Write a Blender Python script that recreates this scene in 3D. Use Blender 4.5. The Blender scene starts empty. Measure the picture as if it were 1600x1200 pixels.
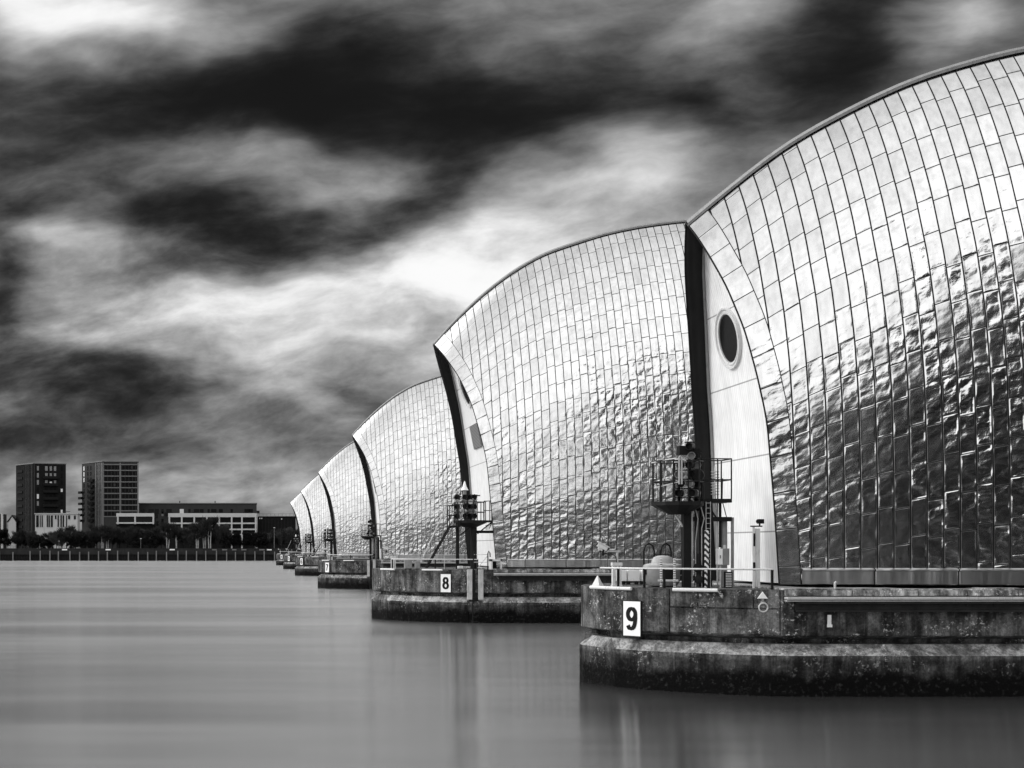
import bpy, math, random
import numpy as np
from mathutils import Vector, Matrix
random.seed(7)
R = math.radians
SC = bpy.context.scene
COL = SC.collection

# ------------------------------------------------------------------ camera
F = 2100.0            # focal length in pixels of the 1600 px wide photograph
CX, HY, CAMZ = 386.0, 858.5, 4.33
cd = bpy.data.cameras.new('camera'); cam = bpy.data.objects.new('camera', cd); COL.objects.link(cam)
cam.location = (0, 0, CAMZ); cam.rotation_euler = (R(90), 0, 0)
cd.sensor_width = 36; cd.lens = 36 * F / 1600
cd.shift_x = (800 - CX) / 1600; cd.shift_y = (HY - 600) / 1600
cd.clip_start = 0.1; cd.clip_end = 6000
SC.camera = cam
SC.render.resolution_x, SC.render.resolution_y = 1024, 768
SC.view_settings.view_transform = 'Standard'; SC.view_settings.look = 'None'
SC.view_settings.gamma = 1; SC.view_settings.exposure = 0.15

# ------------------------------------------------------------------ sun and sky
SUN_EL, SUN_AZ = 27.0, 276.0          # azimuth measured clockwise from +Y: to the left, a little beyond the piers
sd = bpy.data.lights.new('sun', 'SUN'); so = bpy.data.objects.new('sun', sd); COL.objects.link(so)
sd.energy = 1.5; sd.angle = R(20); sd.color = (1, 0.995, 0.985)
dsun = Vector((math.sin(R(SUN_AZ)) * math.cos(R(SUN_EL)), math.cos(R(SUN_AZ)) * math.cos(R(SUN_EL)), math.sin(R(SUN_EL))))
so.rotation_euler = dsun.to_track_quat('Z', 'Y').to_euler(); so.location = (-40, -40, 90)

W = bpy.data.worlds.new('World'); SC.world = W; W.use_nodes = True
nt = W.node_tree; nt.nodes.clear()
class NG:
    def __init__(s, tree): s.t = tree; s.N = tree.nodes; s.L = tree.links
    def n(s, typ, **kw):
        nd = s.N.new(typ)
        for k, v in kw.items(): setattr(nd, k, v)
        return nd
    def put(s, sock, v):
        if hasattr(v, 'is_output') or isinstance(v, bpy.types.NodeSocket): s.L.new(v, sock)
        else: sock.default_value = v
    def m(s, op, a, b=0.0, c=0.0, clamp=False):
        nd = s.n('ShaderNodeMath', operation=op); nd.use_clamp = clamp
        s.put(nd.inputs[0], a); s.put(nd.inputs[1], b); s.put(nd.inputs[2], c)
        return nd.outputs[0]
    def v(s, op, a, b=(0, 0, 0), scale=None):
        nd = s.n('ShaderNodeVectorMath', operation=op)
        s.put(nd.inputs[0], a)
        if op != 'SCALE': s.put(nd.inputs[1], b)
        else: s.put(nd.inputs['Scale'], scale)
        return nd.outputs['Value'] if op in ('DOT_PRODUCT', 'LENGTH') else nd.outputs[0]
    def comb(s, x, y, z):
        nd = s.n('ShaderNodeCombineXYZ')
        for i, q in enumerate((x, y, z)): s.put(nd.inputs[i], q)
        return nd.outputs[0]
    def sep(s, v):
        nd = s.n('ShaderNodeSeparateXYZ'); s.L.new(v, nd.inputs[0]); return nd.outputs
    def noise(s, vec, scale, detail=3, rough=0.5, dist=0.0, dims='3D'):
        nd = s.n('ShaderNodeTexNoise', noise_dimensions=dims)
        s.L.new(vec, nd.inputs['Vector']); nd.inputs['Scale'].default_value = scale
        nd.inputs['Detail'].default_value = detail; nd.inputs['Roughness'].default_value = rough
        nd.inputs['Distortion'].default_value = dist
        return nd.outputs['Fac']
    def noisec(s, vec, scale, detail=3, rough=0.5):
        nd = s.n('ShaderNodeTexNoise'); s.L.new(vec, nd.inputs['Vector'])
        nd.inputs['Scale'].default_value = scale; nd.inputs['Detail'].default_value = detail; nd.inputs['Roughness'].default_value = rough
        return nd.outputs['Color']
    def ramp(s, f, a, b, lo=0.0, hi=1.0, smooth=True):
        nd = s.n('ShaderNodeMapRange', interpolation_type='SMOOTHSTEP' if smooth else 'LINEAR')
        s.put(nd.inputs[0], f); nd.inputs[1].default_value = a; nd.inputs[2].default_value = b
        nd.inputs[3].default_value = lo; nd.inputs[4].default_value = hi
        return nd.outputs[0]

g = NG(nt)
tc = g.n('ShaderNodeTexCoord'); D = tc.outputs['Generated']
dx, dy, dz = g.sep(D)
ady = g.m('MAXIMUM', dy, 0.02)
U = g.m('MULTIPLY_ADD', g.m('DIVIDE', dx, ady), F / 100, CX / 100)         # clouds are laid out by bearing and height above the horizon
V = g.m('MULTIPLY_ADD', g.m('DIVIDE', dz, ady), -F / 100, HY / 100)
P = g.comb(U, V, 0.0)
# soft domain warp so that the cloud masses have ragged, wind drawn edges
PW = g.v('MULTIPLY', P, (0.55, 1.0, 1.0))
w1 = g.v('SUBTRACT', g.noisec(PW, 0.8, 3.0, 0.45), (0.5, 0.5, 0.5))
w1 = g.v('MULTIPLY', w1, (1.9, 1.25, 0.0))
PP = g.v('ADD', P, w1)
# (x, y, rx, ry, rotation, amount) in hundreds of photo pixels; amount in display brightness
BL = [
 (0.7, 0.25, 2.0, .62, 4, .70), (2.6, .15, 1.6, .5, 10, .22), (4.6, 1.4, 4.8, .85, 5, -.42), (2.0, 1.75, 3.2, .6, 4, -.16),
 (8.0, 1.5, 2.4, .8, 8, -.22), (0.6, 2.3, 1.6, .45, 6, -.2), (5.3, 2.0, 1.0, .45, 20, -.16), (4.3, .35, 1.6, .5, 20, -.12),
 (10.6, 1.5, 1.2, .7, 20, -.24), (11.2, .35, 1.7, .45, -25, .16), (8.4, .25, 1.2, .35, 0, .04), (12.8, 1.1, .9, .9, -40, -.2), (13.3, .5, .9, 1.6, 35, -.30), (14.9, .2, .7, .6, -40, .24),
 (11.3, 2.1, .9, .5, 30, -.12), (3.4, 2.55, 2.0, .38, 2, .16), (5.8, 2.6, .8, .3, 10, .12), (9.9, 2.55, 1.6, .6, -12, .38), (9.3, 1.95, .7, .3, 10, .16), (7.9, 2.95, .7, .45, -30, .3),
 (6.6, 3.1, 1.1, .42, -18, -.33), (4.3, 3.75, 2.3, .48, 5, -.40), (1.9, 3.15, 2.4, .35, 4, -.22), (.2, 3.35, .6, .4, 10, -.22), (8.3, 3.35, 1.5, .35, -10, .18),
 (.05, 4.5, .45, .42, 20, -.5), (1.0, 3.75, .9, .3, 12, .26), (6.9, 4.35, 2.3, .5, -3, .5), (2.8, 4.8, 2.6, .5, 4, .16), (5.3, 5.25, 2.6, .5, 10, .26), (10.0, 4.3, 3.5, .9, 0, .4),
 (1.0, 4.35, 1.0, .15, 4, -.08), (2.2, 5.0, 3.0, .35, 6, .14), (.7, 5.75, 1.5, .40, 14, -.30), (3.0, 6.25, 1.3, .26, 18, -.26), (1.3, 6.3, 1.2, .28, 10, -.16), (.3, 6.1, .5, .2, 0, .12),
 (1.2, 6.85, 2.6, .3, 2, -.10), (4.2, 7.0, 1.5, .25, 8, .06), (3.3, 7.45, 2.4, .4, 0, .12), (4.6, 6.6, 1.6, .5, 20, .08), (.5, 7.6, 2.0, .4, 0, -.04), (2.6, 5.75, .9, .2, 20, -.12), (1.6, 5.35, 1.6, .18, 12, .16), (4.6, 6.05, 1.0, .3, 30, .12), (.2, 6.9, 1.2, .2, 5, -.10), (2.6, 6.75, .9, .15, 0, -.12), (5.6, 6.2, .7, .2, 20, -.14), (7.4, 2.6, .8, .3, 30, -.12), (9.4, 3.0, 1.2, .2, 5, .10), (3.9, 4.3, 1.4, .16, 3, -.10), (.9, 3.0, .9, .2, 10, .08), (4.0, 7.8, 2.5, .3, 0, .12)]
acc = 0.44
for (bx, by, rx, ry, rot, amp) in BL:
    mp = g.n('ShaderNodeMapping', vector_type='TEXTURE')
    g.L.new(PP, mp.inputs['Vector'])
    mp.inputs['Location'].default_value = (bx, by, 0); mp.inputs['Rotation'].default_value = (0, 0, R(rot)); mp.inputs['Scale'].default_value = (rx, ry, 1)
    r2 = g.v('DOT_PRODUCT', mp.outputs[0], mp.outputs[0])
    e = g.m('POWER', 0.42, r2)
    acc = g.m('MULTIPLY_ADD', e, amp * (.8 if amp < 0 else .9), acc)
# finer structure
rot = g.n('ShaderNodeMapping'); g.L.new(g.v('ADD', P, g.v('SCALE', w1, scale=0.45)), rot.inputs['Vector']); rot.inputs['Rotation'].default_value = (0, 0, R(7))
n1 = g.noise(g.v('MULTIPLY', rot.outputs[0], (0.34, 1.0, 1.0)), 0.85, 5, 0.52)
n2 = g.noise(g.v('MULTIPLY', rot.outputs[0], (0.55, 1.25, 1)), 1.7, 6, 0.60)
front = g.m('ADD', acc, g.m('MULTIPLY', g.m('SUBTRACT', n1, 0.5), g.ramp(V, 2.0, 5.0, 0.70, 0.80)))
front = g.m('ADD', front, g.m('MULTIPLY', g.m('SUBTRACT', n2, 0.5), g.ramp(V, 1.5, 5.0, 0.26, 0.62)))
front = g.m('SMOOTH_MAX', front, 0.10, 0.22); front = g.m('SMOOTH_MIN', front, 0.94, 0.16); front = g.m('MULTIPLY_ADD', g.m('MULTIPLY', g.ramp(dz, 0.365, 0.52), g.ramp(dx, 0.30, 0.0)), 1.25, front); front = g.m('SUBTRACT', front, g.m('MULTIPLY', g.ramp(dz, 0.38, 0.55), g.ramp(dx, 0.05, 0.30, 0.0, 0.22))); front = g.m('MINIMUM', front, 1.50)  # unseen sky above the view: left brightened to lift the water, right dimmed
# the rest of the sky: a bright broken overcast
pc = g.v('DIVIDE', g.comb(dx, dy, 0.0), g.comb(g.m('ADD', g.m('MAXIMUM', dz, 0.0), 0.22), g.m('ADD', g.m('MAXIMUM', dz, 0.0), 0.22), 1.0))
n3 = g.noise(pc, 0.8, 3, 0.5, 0.2)
back = g.m('MULTIPLY_ADD', g.m('SUBTRACT', n3, 0.5), 0.30, 1.17)
back = g.m('SUBTRACT', back, g.ramp(dz, 0.7, 1.0, 0.0, 0.14))
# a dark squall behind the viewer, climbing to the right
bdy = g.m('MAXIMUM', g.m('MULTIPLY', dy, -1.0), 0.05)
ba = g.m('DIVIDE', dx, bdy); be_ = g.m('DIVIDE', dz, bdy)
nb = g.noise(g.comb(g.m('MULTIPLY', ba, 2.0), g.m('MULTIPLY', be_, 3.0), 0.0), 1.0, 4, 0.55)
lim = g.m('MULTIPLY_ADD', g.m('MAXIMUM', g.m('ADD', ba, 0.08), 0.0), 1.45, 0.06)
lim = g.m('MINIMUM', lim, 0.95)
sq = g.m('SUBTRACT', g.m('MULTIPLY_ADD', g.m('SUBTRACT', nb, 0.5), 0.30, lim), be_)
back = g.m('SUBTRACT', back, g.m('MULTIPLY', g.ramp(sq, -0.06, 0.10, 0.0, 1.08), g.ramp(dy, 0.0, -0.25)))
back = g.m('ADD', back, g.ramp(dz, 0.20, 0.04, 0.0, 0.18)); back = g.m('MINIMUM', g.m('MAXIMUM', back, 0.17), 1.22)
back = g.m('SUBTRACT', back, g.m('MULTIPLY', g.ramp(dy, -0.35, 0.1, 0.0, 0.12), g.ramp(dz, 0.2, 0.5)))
wf = g.ramp(dy, 0.02, 0.30)
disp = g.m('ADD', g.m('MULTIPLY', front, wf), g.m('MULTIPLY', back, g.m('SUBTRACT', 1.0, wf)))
lin = g.m('POWER', disp, 2.2)
sky = g.n('ShaderNodeTexSky', sky_type='NISHITA'); sky.sun_disc = False
sky.sun_elevation = R(SUN_EL); sky.sun_rotation = R(SUN_AZ)
bw = g.n('ShaderNodeRGBToBW'); g.L.new(sky.outputs[0], bw.inputs[0])
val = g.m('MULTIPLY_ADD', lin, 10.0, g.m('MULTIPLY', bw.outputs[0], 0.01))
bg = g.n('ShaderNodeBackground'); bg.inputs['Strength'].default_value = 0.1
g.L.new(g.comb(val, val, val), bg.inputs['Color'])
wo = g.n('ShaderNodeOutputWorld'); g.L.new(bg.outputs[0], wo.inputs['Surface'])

# ------------------------------------------------------------------ materials
def new_mat(name):
    m = bpy.data.materials.new(name); m.use_nodes = True; m.node_tree.nodes.clear()
    q = NG(m.node_tree); b = q.n('ShaderNodeBsdfPrincipled'); o = q.n('ShaderNodeOutputMaterial')
    q.L.new(b.outputs[0], o.inputs['Surface'])
    return m, q, b
def grey(q, b, v):
    if isinstance(v, (int, float)): b.inputs['Base Color'].default_value = (v, v, v, 1)
    else: q.L.new(q.comb(v, v, v), b.inputs['Base Color'])
def bump(q, b, h, strength=1.0, dist=1.0):
    nd = q.n('ShaderNodeBump'); nd.inputs['Strength'].default_value = strength; nd.inputs['Distance'].default_value = dist
    q.L.new(h, nd.inputs['Height']); q.L.new(nd.outputs[0], b.inputs['Normal'])
def wpos(q): return q.n('ShaderNodeNewGeometry').outputs['Position']

def simple(name, v, rough=0.6, metal=0.0, var=0.25, scale=3.0, rust=0.0, spec=0.5):
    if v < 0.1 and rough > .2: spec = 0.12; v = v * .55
    m, q, b = new_mat(name)
    p = q.n('ShaderNodeTexCoord').outputs['Object']
    n = q.noise(p, scale, 5, 0.6)
    n2 = q.noise(q.v('MULTIPLY', p, (6, 6, 1)), scale * .6, 3, 0.6)
    f = q.m('MULTIPLY_ADD', q.m('SUBTRACT', n, 0.5), 2 * var, 1.0)
    f = q.m('MULTIPLY', f, q.ramp(n2, 0.55, 0.72, 1.0, 1.0 - rust))
    grey(q, b, q.m('MULTIPLY', f, v))
    b.inputs['Roughness'].default_value = rough; b.inputs['Metallic'].default_value = metal
    b.inputs['Specular IOR Level'].default_value = spec
    bump(q, b, n, 0.3, 0.01)
    return m

def steel(name, seams=True, base=0.64, L=1.28, cw=0.475, rough=0.17, buck=1.0):
    """stainless cladding: standing seams every cw metres, staggered cross seams, buckled sheets"""
    m, q, b = new_mat(name)
    uv = q.n('ShaderNodeUVMap'); uv.uv_map = 'UVMap'
    x, y, _ = q.sep(uv.outputs[0])
    u = q.m('DIVIDE', x, cw); c = q.m('FLOOR', u); fu = q.m('SUBTRACT', u, c)
    odd = q.m('MODULO', c, 2.0); pair = q.m('FLOOR', q.m('MULTIPLY', c, 0.5))
    ph = q.m('MULTIPLY_ADD', odd, -0.11, q.m('MULTIPLY', pair, 0.045))
    wj = q.n('ShaderNodeTexWhiteNoise', noise_dimensions='1D'); q.L.new(pair, wj.inputs['W']); v = q.m('ADD', q.m('DIVIDE', y, L), q.m('MULTIPLY_ADD', wj.outputs['Value'], 0.10, ph))
    if not seams: v = q.m('DIVIDE', y, L)
    r = q.m('FLOOR', v); fv = q.m('SUBTRACT', v, r)
    wn = q.n('ShaderNodeTexWhiteNoise', noise_dimensions='3D')
    q.L.new(q.comb(c if seams else 3.0, r, 1.7), wn.inputs['Vector'])
    ra, rb, rc = q.sep(wn.outputs['Color'])
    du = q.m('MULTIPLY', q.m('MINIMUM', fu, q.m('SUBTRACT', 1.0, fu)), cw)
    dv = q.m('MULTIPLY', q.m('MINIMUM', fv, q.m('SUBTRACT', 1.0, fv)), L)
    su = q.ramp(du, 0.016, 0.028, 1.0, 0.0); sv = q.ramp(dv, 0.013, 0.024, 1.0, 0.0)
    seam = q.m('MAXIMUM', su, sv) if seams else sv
    # sheet buckles: each sheet has its own noise, pinned flat at its seams
    off = q.v('SCALE', wn.outputs['Color'], scale=23.0)
    buckv = q.v('ADD', q.comb(q.m('MULTIPLY', x, 1.8), q.m('MULTIPLY', y, 2.3), 0.0), off)
    n1 = q.noise(buckv, 1.0, 1.5, 0.4, 0.15)
    n2 = q.noise(q.v('MULTIPLY', buckv, (1.2, 1.1, 1)), 2.6, 2, 0.5, 0.3)
    glob = q.noise(q.comb(x, y, 4.0), 0.16, 2, 0.5)
    amt = q.ramp(y, 2.0, 9.0, 0.12, 1.25)
    amt = q.m('MULTIPLY', amt, q.m('MULTIPLY_ADD', rc, 1.1, 0.55)); amt = q.m('MULTIPLY', amt, q.ramp(glob, .35, .65, .55, 1.6))
    pin = q.m('MULTIPLY', q.ramp(du, 0.008, 0.075), q.ramp(dv, 0.006, 0.06)) if seams else q.ramp(dv, 0.006, 0.06)
    h = q.m('MULTIPLY_ADD', q.m('SUBTRACT', n1, 0.5), 0.056 * buck, q.m('MULTIPLY', q.m('SUBTRACT', n2, 0.5), 0.008 * buck))
    h = q.m('MULTIPLY', h, amt)
    tilt = q.m('MULTIPLY', q.m('SUBTRACT', ra, 0.5), q.m('MULTIPLY', q.m('SUBTRACT', fv, 0.5), 0.016))
    tilt2 = q.m('MULTIPLY', q.m('SUBTRACT', rb, 0.5), q.m('MULTIPLY', q.m('SUBTRACT', fu, 0.5), 0.014))
    h = q.m('MULTIPLY', q.m('ADD', q.m('ADD', h, tilt), tilt2), pin)
    h = q.m('ADD', h, q.m('MULTIPLY', seam, 0.002))
    bump(q, b, h, 0.8, 1.0)
    p = wpos(q)
    st = q.noise(q.v('MULTIPLY', p, (5, 5, 0.5)), 1.0, 4, 0.6)
    dull = q.noise(p, 0.9, 5, 0.65)
    base_v = q.m('MULTIPLY_ADD', q.m('SUBTRACT', rc, 0.5), 0.10, base)
    base_v = q.m('MULTIPLY', base_v, q.ramp(st, 0.35, 0.75, 1.04, 0.84))
    base_v = q.m('MULTIPLY', base_v, q.ramp(dull, 0.3, 0.75, 1.03, 0.9))
    base_v = q.m('MULTIPLY', base_v, q.m('MULTIPLY_ADD', seam, -0.97, 1.0))  # seam dirt and the shadow of the grooves, both put into the colour
    grey(q, b, base_v)
    b.inputs['Metallic'].default_value = 1.0
    q.L.new(q.m('ADD', q.m('MULTIPLY_ADD', dull, 0.12, rough - 0.04), q.m('MULTIPLY', seam, 0.4)), b.inputs['Roughness'])
    return m

def concrete(name, base=0.20, stain=1.0):
    m, q, b = new_mat(name)
    p = wpos(q); x, y, z = q.sep(p)
    n = q.noise(p, 1.3, 8, 0.7)
    fine = q.noise(p, 14.0, 6, 0.75)
    streak = q.noise(q.v('MULTIPLY', p, (1.0, 1.0, 0.10)), 2.6, 6, 0.72)
    streak2 = q.noise(q.v('MULTIPLY', p, (1.0, 1.0, 0.05)), 7.0, 4, 0.65)
    v = q.ramp(n, 0.36, 0.64, 0.35, 1.6)
    v = q.m('MULTIPLY', v, q.ramp(streak, 0.40, 0.60, 0.42, 1.25))
    v = q.m('MULTIPLY', v, q.ramp(streak2, 0.38, 0.62, 0.8, 1.1))
    v = q.m('MULTIPLY', v, q.ramp(fine, 0.35, 0.65, 0.62, 1.25))
    v = q.m('MULTIPLY', v, base)
    # pale lichen and paint flecks
    spot = q.noise(p, 9.0, 8, 0.72)
    patch = q.noise(p, 1.1, 2, 0.5)
    sp = q.m('MULTIPLY', q.ramp(spot, 0.55, 0.63), q.ramp(patch, 0.48, 0.62))
    v = q.m('MULTIPLY_ADD', sp, 0.42, v)
    # bright lichen on the chamfer, dark weed in the tidal band
    nz = q.n('ShaderNodeNewGeometry').outputs['Normal']; _, _, nzz = q.sep(nz)
    ch = q.m('MULTIPLY', q.ramp(nzz, 0.25, 0.55), q.ramp(z, 1.0, 1.1))
    ch = q.m('MULTIPLY', ch, q.ramp(z, 1.9, 1.75))
    v = q.m('MULTIPLY_ADD', q.m('MULTIPLY', q.m('MULTIPLY', ch, q.ramp(q.noise(p, 11.0, 6, .75), 0.34, 0.62, .25, 1.0)), q.ramp(q.noise(p, 1.4, 6, .7), 0.36, 0.62, 0.15, 1.0)), 0.42, v)
    edge = q.m('ADD', z, q.m('MULTIPLY_ADD', q.m('SUBTRACT', q.noise(p, 0.9, 7, 0.7), 0.5), 1.3, 0.0))
    weed = q.ramp(edge, 0.95, 0.5, 0.0, 1.0)
    lump = q.ramp(q.noise(p, 7.5, 7, 0.72), 0.52, 0.74, 0.003, 0.085)
    band = q.ramp(z, 1.15, 1.0, 0.0, 1.0)
    v = q.m('ADD', q.m('MULTIPLY', v, q.m('SUBTRACT', 1.0, weed)), q.m('MULTIPLY', lump, weed))
    v = q.m('MULTIPLY', v, q.m('MULTIPLY_ADD', band, -0.55, 1.0))
    grey(q, b, v)
    b.inputs['Roughness'].default_value = 0.85; b.inputs['Specular IOR Level'].default_value = 0.1
    hh = q.m('ADD', q.m('MULTIPLY', fine, 0.012), q.m('MULTIPLY', q.noise(p, 5, 6, 0.7), 0.03))
    hh = q.m('ADD', hh, q.m('MULTIPLY', q.m('MULTIPLY', weed, q.noise(p, 9, 5, 0.7)), 0.08))
    bump(q, b, hh, 0.8, 1.0)
    return m

M = {}
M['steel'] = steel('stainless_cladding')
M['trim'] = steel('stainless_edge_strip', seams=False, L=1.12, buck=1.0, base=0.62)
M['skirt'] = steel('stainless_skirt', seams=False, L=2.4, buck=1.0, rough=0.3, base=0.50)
M['concrete'] = concrete('weathered_concrete', 0.088)
M['coping'] = concrete('pale_coping_concrete', 0.30)
M['dark_steel'] = simple('dark_painted_steel', 0.022, 0.5, 0.0, 0.4, 6, 0.2)
M['beam_steel'] = simple('corroded_beam_steel', 0.035, 0.6, 0.0, 0.9, 4, 0.3)
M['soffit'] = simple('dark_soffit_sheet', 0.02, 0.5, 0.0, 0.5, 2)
M['galv'] = simple('galvanised_tube', 0.50, 0.45, 0.3, 0.3, 8, 0.35)
M['grey_paint'] = simple('grey_painted_metal', 0.22, 0.5, 0.0, 0.4, 4, 0.4)
M['pale_paint'] = simple('pale_painted_metal', 0.62, 0.5, 0.0, 0.15, 4, 0.3)
M['white'] = simple('white_board_paint', 0.80, 0.45, 0.0, 0.05, 5, 0.08)
M['black'] = simple('black_lettering', 0.012, 0.6, 0.0, 0.1, 5)
M['glass'] = simple('dark_window_glass', 0.008, 0.12, 0.0, 0.2, 1, 0.0, 0.22)
M['brick'] = simple('dark_brick_facade', 0.020, 0.9, 0.0, 0.35, 0.5)
M['brick_mid'] = simple('mid_brick_facade', 0.08, 0.9, 0.0, 0.35, 0.5)
M['render_white'] = simple('white_rendered_frame', 0.55, 0.8, 0.0, 0.12, 0.3, 0.2)
M['band'] = simple('grey_floor_band', 0.16, 0.8, 0.0, 0.2, 0.3)
M['bark'] = simple('dark_bark', 0.03, 0.95, 0.0, 0.4, 3)
M['birch'] = simple('pale_birch_bark', 0.45, 0.9, 0.0, 0.4, 3, 0.5)
M['twig'] = simple('winter_twigs', 0.045, 0.95, 0.0, 0.5, .4)
M['twig2'] = simple('brown_grey_twigs', 0.095, 0.95, 0.0, 0.5, .4)
M['leaf'] = simple('dark_evergreen_leaves', 0.014, 0.9, 0.0, 0.5, .4)
M['quay'] = simple('quay_sheet_piling', 0.022, 0.9, 0.0, 0.6, .4, .3)
M['quay_up'] = simple('quay_upper_wall', 0.05, 0.9, 0.0, 0.6, .3, .3)
M['timber'] = simple('pale_weathered_timber', 0.16, 0.9, 0.0, 0.5, .6, .4)
M['guide'] = simple('pale_scuffed_guide_rail', 0.42, 0.7, 0.0, 0.6, 3, .5)
M['ground'] = simple('dark_turf_and_paving', 0.04, 0.95, 0.0, 0.5, .1)
m, q, b = new_mat('lit_window'); grey(q, b, 0.6); b.inputs['Emission Color'].default_value = (1, 1, 1, 1); b.inputs['Emission Strength'].default_value = 0.08; M['lit'] = m

# ribbed white wall sheeting
m, q, b = new_mat('white_ribbed_sheeting'); p = wpos(q); x, y, z = q.sep(p)
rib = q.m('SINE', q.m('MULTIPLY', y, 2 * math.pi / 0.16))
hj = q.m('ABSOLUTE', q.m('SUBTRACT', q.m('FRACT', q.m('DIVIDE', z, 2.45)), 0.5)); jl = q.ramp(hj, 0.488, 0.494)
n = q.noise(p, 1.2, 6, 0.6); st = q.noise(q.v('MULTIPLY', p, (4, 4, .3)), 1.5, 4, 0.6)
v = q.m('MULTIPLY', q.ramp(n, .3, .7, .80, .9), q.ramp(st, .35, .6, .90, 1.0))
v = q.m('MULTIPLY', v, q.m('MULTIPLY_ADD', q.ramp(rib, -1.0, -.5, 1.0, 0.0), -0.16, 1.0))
v = q.m('MULTIPLY', v, q.m('MULTIPLY_ADD', jl, -0.6, 1.0))
grey(q, b, v); b.inputs['Roughness'].default_value = 0.45; bump(q, b, rib, 0.35, 0.008); M['ribbed'] = m

# hazard stripes
m, q, b = new_mat('hazard_stripes'); p = q.n('ShaderNodeTexCoord').outputs['Object']; x, y, z = q.sep(p)
s_ = q.m('FRACT', q.m('ADD', q.m('MULTIPLY', z, 5.5), q.m('MULTIPLY', x, 6.0)))
grey(q, b, q.ramp(s_, 0.47, 0.53, 0.02, 0.75)); b.inputs['Roughness'].default_value = .5; M['hazard'] = m
# perforated ladder rail
m, q, b = new_mat('notched_rail'); p = q.n('ShaderNodeTexCoord').outputs['Object']; x, y, z = q.sep(p)
s_ = q.m('FRACT', q.m('MULTIPLY', z, 14.0)); grey(q, b, q.ramp(s_, 0.3, 0.4, 0.03, 0.7)); M['notched'] = m
# louvres
m, q, b = new_mat('louvre_slats'); p = wpos(q); x, y, z = q.sep(p)
s_ = q.m('FRACT', q.m('MULTIPLY', z, 12.0)); grey(q, b, q.ramp(s_, 0.35, 0.45, 0.02, 0.22)); b.inputs['Roughness'].default_value = .6; M['louvre'] = m

# river: long exposure, silky, silty
m, q, b = new_mat('silty_river_water'); p = wpos(q)
n1 = q.noise(q.v('MULTIPLY', p, (0.03, 0.14, 1)), 1.0, 3, 0.5)
n3 = q.noise(q.v('MULTIPLY', p, (0.012, 0.06, 1)), 1.0, 4, 0.6)
grey(q, b, q.ramp(n3, .3, .7, 0.006, 0.016))
q.L.new(q.ramp(n3, .35, .65, 0.165, 0.195), b.inputs['Roughness'])
b.inputs['Anisotropic'].default_value = 0.93;
q.L.new(q.comb(0.0, 1.0, 0.0), b.inputs['Tangent'])
b.inputs['IOR'].default_value = 4.4
bump(q, b, n1, 0.16, 1.0); M['water'] = m

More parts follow.
